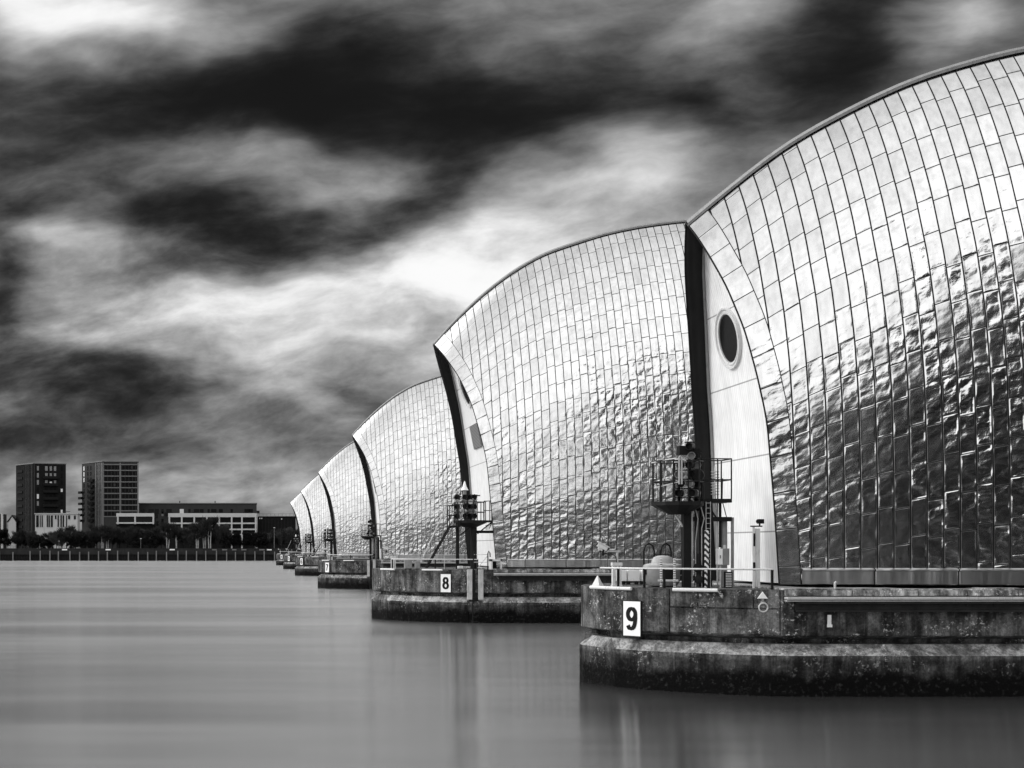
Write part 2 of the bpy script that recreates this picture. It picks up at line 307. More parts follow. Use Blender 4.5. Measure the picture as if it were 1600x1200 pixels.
# ------------------------------------------------------------------ mesh helpers
class MB:
    def __init__(s): s.v = []; s.f = []
    def add(s, vs, fs):
        o = len(s.v); s.v += [tuple(q) for q in vs]; s.f += [tuple(o + i for i in f) for f in fs]; return s
    def box(s, x0, x1, y0, y1, z0, z1, rz=0, piv=None):
        vs = [(x, y, z) for z in (z0, z1) for y in (y0, y1) for x in (x0, x1)]
        if rz:
            px, py = piv or ((x0 + x1) / 2, (y0 + y1) / 2); c, n_ = math.cos(rz), math.sin(rz)
            vs = [(px + (a - px) * c - (b_ - py) * n_, py + (a - px) * n_ + (b_ - py) * c, z) for a, b_, z in vs]
        return s.add(vs, [(0, 2, 3, 1), (4, 5, 7, 6), (0, 1, 5, 4), (2, 6, 7, 3), (0, 4, 6, 2), (1, 3, 7, 5)])
    def tube(s, pts, r, n=8, r2=None, closed=False):
        pts = [Vector(p_) for p_ in pts]; N_ = len(pts); rings = []
        up0 = None
        for i, p_ in enumerate(pts):
            a = pts[i - 1] if i > 0 else (pts[-1] if closed else p_); c = pts[(i + 1) % N_] if (i < N_ - 1 or closed) else p_
            t = (c - a).normalized()
            if up0 is None: up0 = Vector((0, 0, 1)) if abs(t.z) < .9 else Vector((0, 1, 0))
            e1 = t.cross(up0).normalized(); e2 = t.cross(e1).normalized()
            if e1.length < .5: e1 = Vector((1, 0, 0)); e2 = Vector((0, 1, 0))
            rr = r if r2 is None else r + (r2 - r) * i / max(1, N_ - 1)
            rings.append([p_ + e1 * rr * math.cos(2 * math.pi * k / n) + e2 * rr * math.sin(2 * math.pi * k / n) for k in range(n)])
        vs = [w for ring in rings for w in ring]; fs = []
        for i in range(N_ if closed else N_ - 1):
            j = (i + 1) % N_
            for k in range(n): fs.append((i * n + k, i * n + (k + 1) % n, j * n + (k + 1) % n, j * n + k))
        if not closed: fs += [tuple(range(n - 1, -1, -1)), tuple((N_ - 1) * n + k for k in range(n))]
        return s.add(vs, fs)
    def lathe(s, prof, c, n=20, axis='Z'):
        vs = []; fs = []
        for (r, h) in prof:
            for k in range(n):
                a = 2 * math.pi * k / n
                q_ = (r * math.cos(a), r * math.sin(a), h)
                if axis == 'X': q_ = (h, q_[0], q_[1])
                if axis == 'Y': q_ = (q_[0], h, q_[1])
                vs.append((c[0] + q_[0], c[1] + q_[1], c[2] + q_[2]))
        for i in range(len(prof) - 1):
            for k in range(n): fs.append((i * n + k, i * n + (k + 1) % n, (i + 1) * n + (k + 1) % n, (i + 1) * n + k))
        fs += [tuple(range(n - 1, -1, -1)), tuple((len(prof) - 1) * n + k for k in range(n))]
        return s.add(vs, fs)
    def xf(s, mat, start=0):
        for i in range(start, len(s.v)): s.v[i] = tuple(mat @ Vector(s.v[i]))
        return s
    def build(s, name, mat, parent=None, smooth=False, off=(0, 0, 0), bevel=0):
        me = bpy.data.meshes.new(name)
        me.from_pydata([(a - off[0], b_ - off[1], c - off[2]) for a, b_, c in s.v], [], s.f); me.update()
        import bmesh
        bm_ = bmesh.new(); bm_.from_mesh(me); bmesh.ops.recalc_face_normals(bm_, faces=bm_.faces); bm_.to_mesh(me); bm_.free()
        if smooth:
            for p_ in me.polygons: p_.use_smooth = True
            try: me.set_sharp_from_angle(angle=R(40))
            except Exception: pass
        o = bpy.data.objects.new(name, me); COL.objects.link(o); me.materials.append(M[mat] if isinstance(mat, str) else mat)
        o.location = (0, 0, 0) if parent else off
        if parent: o.parent = parent
        if bevel:
            bv = o.modifiers.new('bevel', 'BEVEL'); bv.width = bevel; bv.segments = 2; bv.limit_method = 'ANGLE'
        return o
def tag(o, label=None, cat=None, group=None, kind=None):
    if label: o['label'] = label
    if cat: o['category'] = cat
    if group: o['group'] = group
    if kind: o['kind'] = kind
    return o
def empty(name, loc=(0, 0, 0), rz=0):
    o = bpy.data.objects.new(name, None); COL.objects.link(o); o.location = loc; o.rotation_euler = (0, 0, rz); o.empty_display_size = .3; return o
def copy_tree(o, parent=None):
    c = o.copy(); COL.objects.link(c); c.parent = parent
    for ch in [k for k in list(bpy.data.objects) if k.parent == o]: copy_tree(ch, c)
    return c
def at(x, y, Y):                                           # a bearing and a height read off the photograph, at depth Y
    return Vector(((x - CX) * Y / F, Y, CAMZ - (y - HY) * Y / F))
def ell(cx, cy, rx, ry, n=28): return [(cx + rx * math.cos(2 * math.pi * k / n), cy + ry * math.sin(2 * math.pi * k / n)) for k in range(n)]
def curve(pts, n=5):
    """smooth run through the given points"""
    out = []
    for i in range(len(pts) - 1):
        p0, p1, p2, p3 = pts[max(i - 1, 0)], pts[i], pts[i + 1], pts[min(i + 2, len(pts) - 1)]
        for k in range(n):
            t = k / n; out.append(tuple(.5 * (2 * p1[a] + (p2[a] - p0[a]) * t + (2 * p0[a] - 5 * p1[a] + 4 * p2[a] - p3[a]) * t * t + (3 * p1[a] - p0[a] - 3 * p2[a] + p3[a]) * t ** 3) for a in (0, 1)))
    return out + [pts[-1]]
TAIL = curve([(.19, .19), (.19, .0), (.165, -.2), (.10, -.36), (-.02, -.425), (-.13, -.39), (-.185, -.29)])
GL = {'9': [(1, ell(0, .19, .19, .235)), (0, TAIL)], '6': [(1, ell(0, -.19, .19, .235)), (0, [(-x, -y) for x, y in TAIL])],
      '8': [(1, ell(0, .225, .165, .20)), (1, ell(0, -.20, .195, .225))], '7': [(0, [(-.24, .425), (.2, .425)]), (0, curve([(.19, .40), (.07, .15), (-.03, -.18), (-.06, -.5)]))],
      '5': [(0, [(.2, .425), (-.15, .425)]), (0, [(-.13, .42), (-.17, .03)]), (0, curve([(-.16, .03), (0, .12), (.14, .05), (.19, -.14), (.13, -.35), (0, -.425), (-.13, -.38), (-.19, -.28)]))],
      '4': [(0, [(.09, -.5), (.09, .49)]), (0, [(.07, .47), (-.22, -.19)]), (0, [(-.25, -.2), (.25, -.2)])]}
def digit(ch, h, name, mat, parent, loc, rz, w=.19):
    mb = MB()
    for i, (closed, pts) in enumerate(GL[ch]):
        n = len(pts); vs = []; y0, y1 = -.006 - .001 * i, 0.0
        for k in range(n):
            a = pts[(k - 1) % n] if closed or k else pts[0]; b_ = pts[(k + 1) % n] if closed or k < n - 1 else pts[-1]
            d = Vector((b_[0] - a[0], b_[1] - a[1])).normalized(); nx, ny = -d.y, d.x
            ww = w * (.5 if abs(d.y) > .5 else .40)
            for sg in (1, -1):
                for yy in (y0, y1): vs.append(((pts[k][0] + nx * ww * sg) * h, yy, (pts[k][1] + ny * ww * sg) * h))
        fs = []
        for k in range(n if closed else n - 1):
            p_, q_ = k * 4, ((k + 1) % n) * 4
            fs += [(p_, q_, q_ + 2, p_ + 2), (p_ + 1, p_ + 3, q_ + 3, q_ + 1), (p_, p_ + 1, q_ + 1, q_), (p_ + 2, q_ + 2, q_ + 3, p_ + 3)]
        if not closed: fs += [(0, 2, 3, 1), ((n - 1) * 4, (n - 1) * 4 + 1, (n - 1) * 4 + 3, (n - 1) * 4 + 2)]
        mb.add(vs, fs)
    mb.xf(Matrix.Translation(loc)); return mb.build(name, mat, parent)

# ------------------------------------------------------------------ setting
mb = MB()
mb.add([(-2500, -6, 0), (2500, -6, 0), (2500, 521, 0), (-2500, 521, 0)], [(0, 1, 2, 3)])
tag(mb.build('river_water', 'water'), kind='structure')
mb = MB(); mb.box(-2500, 2500, -7, 5000, -9, -8); tag(mb.build('river_bed', 'ground'), kind='structure')
mb = MB(); mb.box(-2500, 2500, 521.5, 5000, -7, 3.9); tag(mb.build('far_bank_ground', 'ground'), kind='structure')
mb = MB(); mb.box(-700, 700, -700, 2.0, -7, 2.68); tag(mb.build('near_bank_ground', 'ground'), kind='structure')

# ------------------------------------------------------------------ the piers
G_U = np.array([0, .05, .10, .15, .24, .38, .50, .62, .80, 1.0]); G_W = np.array([0, .15, .275, .385, .56, .77, .89, .962, 1.0, 1.0])
E_U = np.array([0, .15, .24, .38, .61, 1.0]); E_X = np.array([0, .23, .38, .58, .82, 1.0])
def sm(xq, xs, ys, w):                                      # smoothed linear interpolation
    xq = np.asarray(xq, float); t = np.zeros_like(xq)
    for k in np.linspace(-1, 1, 9): t += np.interp(xq + k * w, xs, ys)
    return t / 9
class Shell:
    def __init__(s, Xl, Xm, Yc, Zb, rx, rz, W0, Wm, d):
        s.Xl, s.Xm, s.Yc, s.Zb, s.W0, s.Wm, s.d = Xl, Xm, Yc, Zb, W0, Wm, d
        s.rx = np.array(rx); s.rz = np.array(rz)
    def fold(s, X): return s.Xm - np.abs(np.asarray(X, float) - s.Xm)
    def ridge(s, X):
        x = s.fold(X) - s.Xl
        lo = np.interp(-0.0, s.rx, s.rz)
        xs = np.concatenate([[-2], s.rx]); zs = np.concatenate([[s.rz[0] - 2 * (s.rz[1] - s.rz[0]) / (s.rx[1] - s.rx[0])], s.rz])
        return sm(x, xs, zs, 0.7)
    def half(s, X):
        t = np.clip((s.fold(X) - s.Xl - .6 * s.d) / (s.Xm - s.Xl), 0, 1)
        return s.W0 + (s.Wm - s.W0) * (1 - (1 - t) ** 2.3)
    def edge(s, u): return s.Xl + s.d * sm(u, np.concatenate([[-.3], E_U, [1.3]]), np.concatenate([[-.46], E_X, [1.1]]), .04)
    def pt(s, X, u, side, out=0.0):
        X = np.asarray(X, float); u = np.asarray(u, float)
        w = s.half(X) * np.where(u < 0.0, 0, sm(u, np.concatenate([[-.3], G_U, [1.3]]), np.concatenate([[-.9], G_W, [1.0]]), .025))
        w = np.maximum(w - s.half(X) * 0.0, 0)
        Zr = s.ridge(X); Z = Zr - u * (Zr - s.Zb)
        w = np.where(u <= 0.001, 0, w)
        e = .01; w2 = s.half(X) * sm(u + e, np.concatenate([[-.3], G_U, [1.3]]), np.concatenate([[-.9], G_W, [1.0]]), .025)
        dw = (w2 - w) / e; dZ = (Zr - s.Zb); nn = np.sqrt(dw ** 2 + dZ ** 2) + 1e-6
        ny = dZ / nn; nz = dw / nn
        return X, s.Yc + side * (w + out * ny), Z + out * nz
    def arc(s, X):
        uu = np.linspace(0, 1, 41)
        gw = sm(uu, np.concatenate([[-.3], G_U, [1.3]]), np.concatenate([[-.9], G_W, [1.0]]), .025); gw[0] = 0
        Wd = s.half(X); H = s.ridge(X) - s.Zb
        seg = np.sqrt((np.diff(gw) * Wd) ** 2 + (np.diff(uu) * H) ** 2)
        return uu, np.concatenate([[0], np.cumsum(seg)])
def grid_mesh(name, mat, parent, Pts, UVs, smooth=True, thick=0.0):
    n, m_ = len(Pts), len(Pts[0])
    me = bpy.data.meshes.new(name); vs = [tuple(map(float, p_)) for row in Pts for p_ in row]
    fs = [(i * m_ + j, (i + 1) * m_ + j, (i + 1) * m_ + j + 1, i * m_ + j + 1) for i in range(n - 1) for j in range(m_ - 1)]
    me.from_pydata(vs, [], fs); uvl = me.uv_layers.new(name='UVMap')
    fl = [uv for row in UVs for uv in row]
    for l in me.loops: uvl.data[l.index].uv = fl[l.vertex_index]
    if smooth:
        for p_ in me.polygons: p_.use_smooth = True
    me.update(); o = bpy.data.objects.new(name, me); COL.objects.link(o); me.materials.append(M[mat]); o.parent = parent
    if thick:
        so_ = o.modifiers.new('thickness', 'SOLIDIFY'); so_.thickness = thick; so_.offset = 0
    return o
def shell_parts(S, root):
    ns, nu = 150, 56; AM = float(S.arc(S.Xm)[1][-1])
    us = np.concatenate([np.linspace(0, .12, 10), np.linspace(.12, 1, nu - 10)[1:]]); us[0] = 0.0005
    for side in (-1, 1):
        P_, T_ = [], []
        for s_ in np.linspace(0, 1, ns):
            ex = S.edge(us); X = ex + (2 * S.Xm - 2 * ex) * s_
            a, b_, c = S.pt(X, us, side)
            rp, rt = [], []
            for i in range(len(us)):
                uu, ar = S.arc(X[i]); rp.append((a[i], b_[i], c[i])); rt.append((X[i], float(np.interp(us[i], uu, ar)) + .75 * (AM - ar[-1]) * us[i] ** 1.4))
            if side > 0: pass
            P_.append(rp); T_.append(rt)
        if side > 0: P_ = P_[::-1]; T_ = T_[::-1]
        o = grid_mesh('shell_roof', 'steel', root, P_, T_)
        # edge strips at both ends
        for end in (0, 1):
            P_, T_ = [], []
            for k in range(5):
                ex = S.edge(us) - .01 + 0.60 * k / 4; X = ex if end == 0 else 2 * S.Xm - ex
                a, b_, c = S.pt(X, us, side, 0.028)
                uu, ar = S.arc(S.Xl + S.d)
                P_.append([(a[i], b_[i], c[i]) for i in range(len(us))]); T_.append([(0.02 + .44 * k / 4, float(np.interp(us[i], uu, ar))) for i in range(len(us))])
            if (side > 0) != (end == 1): P_ = P_[::-1]; T_ = T_[::-1]
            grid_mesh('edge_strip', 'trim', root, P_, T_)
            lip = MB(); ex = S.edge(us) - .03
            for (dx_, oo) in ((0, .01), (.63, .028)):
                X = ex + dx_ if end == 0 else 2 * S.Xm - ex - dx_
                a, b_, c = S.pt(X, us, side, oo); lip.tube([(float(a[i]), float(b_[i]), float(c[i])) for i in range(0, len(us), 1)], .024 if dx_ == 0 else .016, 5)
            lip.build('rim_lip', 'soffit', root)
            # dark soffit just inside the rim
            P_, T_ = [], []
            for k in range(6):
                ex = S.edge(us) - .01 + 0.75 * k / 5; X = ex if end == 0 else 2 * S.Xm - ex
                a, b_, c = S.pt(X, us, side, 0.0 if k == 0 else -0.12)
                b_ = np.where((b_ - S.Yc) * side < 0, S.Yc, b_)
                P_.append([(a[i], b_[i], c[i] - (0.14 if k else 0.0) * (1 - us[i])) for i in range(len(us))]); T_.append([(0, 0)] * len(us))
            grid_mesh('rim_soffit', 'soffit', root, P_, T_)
        # skirt along the foot
        P_, T_ = [], []
        e0 = S.Xl + S.d + .62
        for X in np.linspace(e0, 2 * S.Xm - e0, 80):
            y = S.Yc + side * float(S.half(X)); r_ = []
            for (o_, z_) in ((.0, S.Zb + .50), (.085, S.Zb + .46), (.09, S.Zb + .43), (.05, S.Zb + .40), (.05, S.Zb + .02), (.0, S.Zb - .01)):
                r_.append((X, y + side * o_, z_))
            P_.append(r_); T_.append([(0.05 + .35 * q_ / 5, X + 0.3) for q_ in range(6)])
        if side > 0: P_ = P_[::-1]; T_ = T_[::-1]
        grid_mesh('skirt', 'skirt', root, P_, T_, smooth=False)
    # ridge cap, a raised strip standing off the two flanks
    P_, T_ = [], []
    for X in np.linspace(S.Xl - .03, 2 * S.Xm - S.Xl + .03, 140):
        z = float(S.ridge(X)); r_ = []
        for (yy, zz) in ((-.17, -.13), (-.17, -.03), (-.05, .07), (.05, .07), (.17, -.03), (.17, -.13)): r_.append((X, S.Yc + yy, z + zz))
        P_.append(r_); T_.append([(0.2, X)] * 6)
    grid_mesh('ridge_cap', 'grey_paint', root, P_, T_, smooth=False, thick=.012)
def end_wall(S, root, rec=0.56):
    out = []
    for end in (0, 1):
        us = np.linspace(0.03, 1, 60); P_, T_ = [], []
        ex = S.edge(us) + rec; X = ex if end == 0 else 2 * S.Xm - ex
        a, bn, c = S.pt(X, us, -1, -0.06); a, bf, c = S.pt(X, us, 1, -0.06)
        for k in range(9):
            t = k / 8; P_.append([(a[i], bn[i] + (bf[i] - bn[i]) * t, c[i]) for i in range(len(us))]); T_.append([(0, 0)] * len(us))
        if end: P_ = P_[::-1]
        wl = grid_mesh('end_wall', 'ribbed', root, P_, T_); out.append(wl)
        fr = MB(); sx = -1 if end == 0 else 1
        fr.tube([(float(X[i]) + sx * .05, float(bf[i]) - .12, float(c[i])) for i in range(len(us))], .06, 6); fr.build('wall_frame', 'grey_paint', wl)
    return out
def wall_frame(S, Z, rec=0.56):
    us = np.linspace(0, 1, 200); X = S.edge(us) + rec; a, b_, c = S.pt(X, us, -1)
    i = int(np.argmin(abs(c - Z))); j = min(i + 4, 199)
    tilt = math.atan2(float(a[j] - a[i]), float(c[i] - c[j]))     # leans outwards going up
    return float(a[i]), tilt
def porthole(S, wall, Z, dy=0.0, r=1.03):
    x, tilt = wall_frame(S, Z)
    mt = Matrix.Translation((x, S.Yc + dy, Z)) @ Matrix.Rotation(-tilt, 4, 'Y')
    mb = MB(); mb.lathe([(r - .22, .02), (r - .22, -.08), (r - .15, -.10), (r - .12, -.05), (r - .08, -.05), (r - .06, -.12), (r - .01, -.12), (r, .03)], (0, 0, 0), 48, 'X'); mb.xf(mt)
    mb.f = mb.f[:-2]
    o = mb.build('porthole_frame', 'pale_paint', wall, smooth=True)
    mb = MB(); mb.lathe([(0.01, -.045), (r - .24, -.045), (r - .24, 0)], (0, 0, 0), 40, 'X'); mb.xf(mt); mb.build('porthole_glass', 'glass', wall)
    return o

def outline(X0, X1, Yc, B, Bt, nose):
    """plan of a pier: long sides, both noses drawn in to a blunter end. Returns the near-side half outline as (x, half width)"""
    pts = [(X0, .05 * B), (X0 + .055 * nose, .235 * B), (X0 + .11 * nose, .40 * B), (X0 + .24 * nose, .58 * B), (X0 + .42 * nose, .73 * B), (X0 + .62 * nose, .87 * B), (X0 + .85 * nose, .97 * B), (X0 + nose, B)]
    pts = pts + [(X0 + X1 - x, w) for x, w in pts[::-1]]
    return pts
def pier_loft(pts, Yc, prof):
    """prof: list of (z, inset)"""
    xs = [p_[0] for p_ in pts]; x0, x1 = min(xs), max(xs); mb = MB(); n = 0; rings = []
    for (z, ins) in prof:
        ring = []
        for (x, w) in pts:
            xx = min(max(x, x0 + ins), x1 - ins); ring.append((xx, Yc - (w - ins), z))
        for (x, w) in pts[::-1]:
            xx = min(max(x, x0 + ins), x1 - ins); ring.append((xx, Yc + (w - ins), z))
        rings.append(ring)
    n = len(rings[0]); vs = [p_ for r_ in rings for p_ in r_]; fs = []
    for i in range(len(rings) - 1):
        for k in range(n): fs.append((i * n + k, i * n + (k + 1) % n, (i + 1) * n + (k + 1) % n, (i + 1) * n + k))
    fs += [tuple(range(n)), tuple((len(rings) - 1) * n + k for k in range(n))]
    return mb.add(vs, fs)
def side_y(pts, Yc, X, side=-1, out=0.0):
    return Yc + side * (float(np.interp(X, [p_[0] for p_ in pts], [p_[1] for p_ in pts])) + out)
def strip_on_side(mb, pts, Yc, Xa, Xb, z0, z1, out0, out1, step=0.5):
    n = max(1, int((Xb - Xa) / step)); xs = np.linspace(Xa, Xb, n + 1)
    vs = []; fs = []
    for X in xs:
        X = float(X)
        for o_ in (out0, out1):
            for z in (z0, z1): vs.append((X, side_y(pts, Yc, X, -1, o_), z))
    for i in range(n):
        a = i * 4; b_ = a + 4
        fs += [(a + 2, b_ + 2, b_ + 3, a + 3), (a + 1, a + 3, b_ + 3, b_ + 1), (a, b_, b_ + 2, a + 2), (a, a + 1, b_ + 1, b_)]
    fs += [(0, 2, 3, 1), (n * 4, n * 4 + 1, n * 4 + 3, n * 4 + 2)]
    mb.add(vs, fs)

DECK = 3.13
def build_pier(root, X0, X1, Yc, B, Bt, nose, S, groove=False, ladder=None):
    pts = outline(X0, X1, Yc, B, Bt, nose)
    # dense outline for smoothness
    lo = pier_loft(pts, Yc, [(-6, 0.0), (1.20, 0.0), (1.52, .34), (1.521, .7)]); lo.build('lower_plinth', 'concrete', root)
    up = pier_loft(pts, Yc, [(1.50, .66), (1.66, .62), (1.775, .07), (1.80, 0.04), (DECK, 0.04)]); up.build('upper_wall', 'concrete', root)
    # the straight flank between the noses: coping, ledge, channel beam
    a, b_ = X0 + nose + (-.42 if groove else .1), X1 - nose - .1
    co = MB(); x = a; rr = random.Random(3)
    while x < b_:
        L_ = rr.uniform(1.1, 3.2); x2 = min(x + L_, b_); h_ = rr.uniform(-.02, .02)
        co.box(x, x2 - .03, Yc - B - .02, Yc + B + .02, DECK + .004, DECK + .05 + h_); x = x2
    for s_ in (-1, 1):
        x = a
        while x < b_:
            x2 = min(x + rr.uniform(.8, 2.4), b_); e = rr.uniform(0, .035)
            y0, y1 = Yc + s_ * (B - .02), Yc + s_ * (B + .08 + e)
            co.box(x, x2 - .03, min(y0, y1), max(y0, y1), 2.97, DECK); x = x2
    co.build('coping', 'coping', root, bevel=.015)
    le = MB()
    for s_ in (-1, 1):
        for (z0, z1, o_) in ((2.86, 2.94, .22), (2.80, 2.84, .16)):
            y0, y1 = Yc + s_ * (B - .1), Yc + s_ * (B + o_); le.box(a, b_, min(y0, y1), max(y0, y1), z0, z1)
    le.build('ledge', 'galv', root, bevel=.01)
    be = MB()
    for s_ in (-1, 1):
        y0, y1 = Yc + s_ * (B - .1), Yc + s_ * (B + .06); be.box(a + .3, b_ - .3, min(y0, y1), max(y0, y1), 2.50, 2.79)
        y1 = Yc + s_ * (B + .17)
        be.box(a + .3, b_ - .3, min(y0, y1), max(y0, y1), 2.74, 2.79); be.box(a + .3, b_ - .3, min(y0, y1), max(y0, y1), 2.50, 2.54)
        x = a + .5
        while x < b_ - .5:
            be.box(x, x + .06, min(Yc + s_ * (B + .05), Yc + s_ * (B + .09)), max(Yc + s_ * (B + .05), Yc + s_ * (B + .09)), 2.66, 2.72); x += .8
    be.build('channel_beam', 'beam_steel', root)
    if groove:
        pn = MB()
        cuts = [(X0 + .3, X0 + 1.85), (X0 + 1.9, X0 + 2.55), (X0 + 2.6, X0 + 3.95), (X0 + 4.0, X0 + 4.65)]
        strip_on_side(pn, pts, Yc, *cuts[0], 1.82, DECK + .01, -.05, .03)
        for c_ in cuts[1:]: strip_on_side(pn, pts, Yc, *c_, 2.60, DECK + .01, -.05, .03)
        strip_on_side(pn, pts, Yc, X0 + 1.9, X0 + 4.65, 1.82, 2.55, -.05, .03)
        strip_on_side(pn, pts, Yc, X0 + 4.70, X0 + nose - .45, 1.80, DECK + .01, -.05, .06)
        pn.build('wall_panels', 'concrete', root)
    # fender bars on the deck edge
    for (xa, xb) in (((11.14, 11.95), (12.95, 14.05)) if groove else ((8.3, 9.0), (10.5, 11.6))):
        fb = MB(); q_ = [(xa + (xb - xa) * t, side_y(pts, Yc, xa + (xb - xa) * t, -1, .12), DECK - .02) for t in np.linspace(0, 1, 5)]
        fb.tube(q_, .055, 10); xm = (xa + xb) / 2
        for t in (.25, .75):
            xq = xa + (xb - xa) * t; fb.box(xq - .03, xq + .03, side_y(pts, Yc, xq, -1, .14), side_y(pts, Yc, xq, -1, -.15), DECK + .0, DECK + .03)
        fb.build('fender_bar', 'pale_paint', root, smooth=True)
    if ladder:
        for k in (0, 1):
            gd = MB(); x = X0 + ladder + k * .62; gd.box(x, x + .27, side_y(pts, Yc, x, -1, .16), side_y(pts, Yc, x, -1, -.1), 1.38, DECK + .02)
            gd.build('ladder_guide', 'guide', root)
            gd = MB(); gd.box(x, x + .25, side_y(pts, Yc, x, -1, .05), side_y(pts, Yc, x, -1, -.1), -1, 1.3); gd.build('ladder_guide', 'concrete', root)
        ld = MB(); x = X0 + ladder + .27
        ld.box(x, x + .35, side_y(pts, Yc, x, -1, .03), side_y(pts, Yc, x, -1, -.5), -1, DECK + .015)
        z = -.2
        while z < DECK: ld.tube([(x + .02, side_y(pts, Yc, x, -1, .10), z), (x + .33, side_y(pts, Yc, x, -1, .10), z)], .018, 6); z += .28
        ld.build('ladder', 'dark_steel', root)
    shell_parts(S, root)
    walls = end_wall(S, root)
    return pts, walls

# ridge heights above the water, from the near tip inwards
RX9 = [0, 1.2, 2.65, 3.7, 4.65, 5.6, 6.55, 7.5, 8.5, 9.4, 10.4, 11.2, 13, 15, 17, 30]; RZ9 = [15.1, 16.1, 17.25, 17.95, 18.47, 18.97, 19.42, 19.83, 20.15, 20.42, 20.68, 20.85, 21.1, 21.28, 21.33, 21.33]
RX8 = [0, 1.15, 3.1, 5.0, 6.95, 8.85, 10.75, 12.65, 14.55, 15.9, 17.7, 19.5, 30]; RZ8 = [17.35, 18.65, 20.5, 21.95, 23.05, 23.7, 24.3, 24.72, 25.0, 25.15, 25.25, 25.3, 25.3]

# ---- pier 9
X9, Y9 = 11.02, 44.3
S9 = Shell(14.50, 31.5, Y9, 3.27, RX9, RZ9, 3.35, 4.45, 1.7)
p9 = empty('barrier_pier', (0, 0, 0))
tag(p9, 'nearest concrete river pier with the largest curved steel shell, numbered 9', 'pier', 'barrier piers under steel shells')
PT9, WALL9 = build_pier(p9, X9, 2 * 31.5 - X9, Y9, 4.8, 1.35, 5.2, S9, groove=True)
porthole(S9, WALL9[0], 11.35, .35)

# ---- pier 8 and the four like it
X8, Y8 = 7.90, 85.0
S8 = Shell(11.80, 31.3, Y8, 3.27, RX8, RZ8, 5.0, 5.75, 3.05)
p8 = empty('barrier_pier', (0, Y8, 0))
tag(p8, 'second nearest concrete pier with curved steel shell and ladder slot, numbered 8', 'pier', 'barrier piers under steel shells')
S8.Yc = 0.0
PT8, WALL8 = build_pier(p8, X8, 2 * 31.3 - X8, 0.0, 6.0, 3.0, 6.5, S8, ladder=5.10)
porthole(S8, WALL8[0], 14.4, 0.0, 1.15)
x, tilt = wall_frame(S8, 11.5)
mt = Matrix.Translation((x - .05, 0.15, 11.5)) @ Matrix.Rotation(-tilt, 4, 'Y')
mb = MB(); mb.box(-.05, .06, -1.35, 1.35, -.75, .75); mb.xf(mt); mb.build('vent_grille', 'louvre', WALL8[0])

def board(num, pts, Yc, X, z, h=1.1, w=.66, label=''):
    y = side_y(pts, Yc, X, -1, .09); y2 = side_y(pts, Yc, X + .2, -1, .09); rz = math.atan2(y2 - y, .2)
    r_ = empty('number_board', (X, y, z - h / 2), rz)
    mb = MB(); mb.box(-w / 2, w / 2, -.03, .02, 0, h); o = mb.build('board', 'white', r_, bevel=.025)
    mb = MB()
    for (a, b_, c, d) in ((-w/2-.015, -w/2+.01, 0, h), (w/2-.01, w/2+.015, 0, h), (-w/2, w/2, -.015, .01), (-w/2, w/2, h-.01, h+.015)): mb.box(a, b_, -.036, .03, c, d)
    mb.build('board_edge', 'dark_steel', r_)
    digit(num, h * .66, 'numeral', 'black', r_, (0, -.036, h / 2), 0)
    tag(r_, label, 'sign', 'white number boards on the piers')
    return r_
board('9', PT9, Y9, 11.98, 2.18, label='largest white board with a black 9 on the nearest pier wall')
board('8', PT8, Y8, 11.80, 2.33, label='white board with a black 8 beside the ladder slot of its pier')
PIERS = [(85.0, '8', p8, X8)]
for num, Yc_, bx in (('7', 152.8, 8.95), ('6', 226.0, 9.05), ('5', 299.0, 9.2), ('4', 373.0, 9.5)):
    c = copy_tree(p8); c.location = (0.15, Yc_, 0)
    c['label'] = {'7': 'third concrete pier with steel shell along the row, numbered 7', '6': 'fourth concrete pier with steel shell along the row, numbered 6',
                  '5': 'fifth concrete pier with steel shell, half hidden, numbered 5', '4': 'farthest and smallest looking pier with steel shell, numbered 4'}[num]
    board(num, PT8, Yc_, bx, 2.33, label='small white board with a black %s on the %s pier of the row' % (num, {'7': 'third', '6': 'fourth', '5': 'fifth', '4': 'farthest'}[num]))

exec_later = []
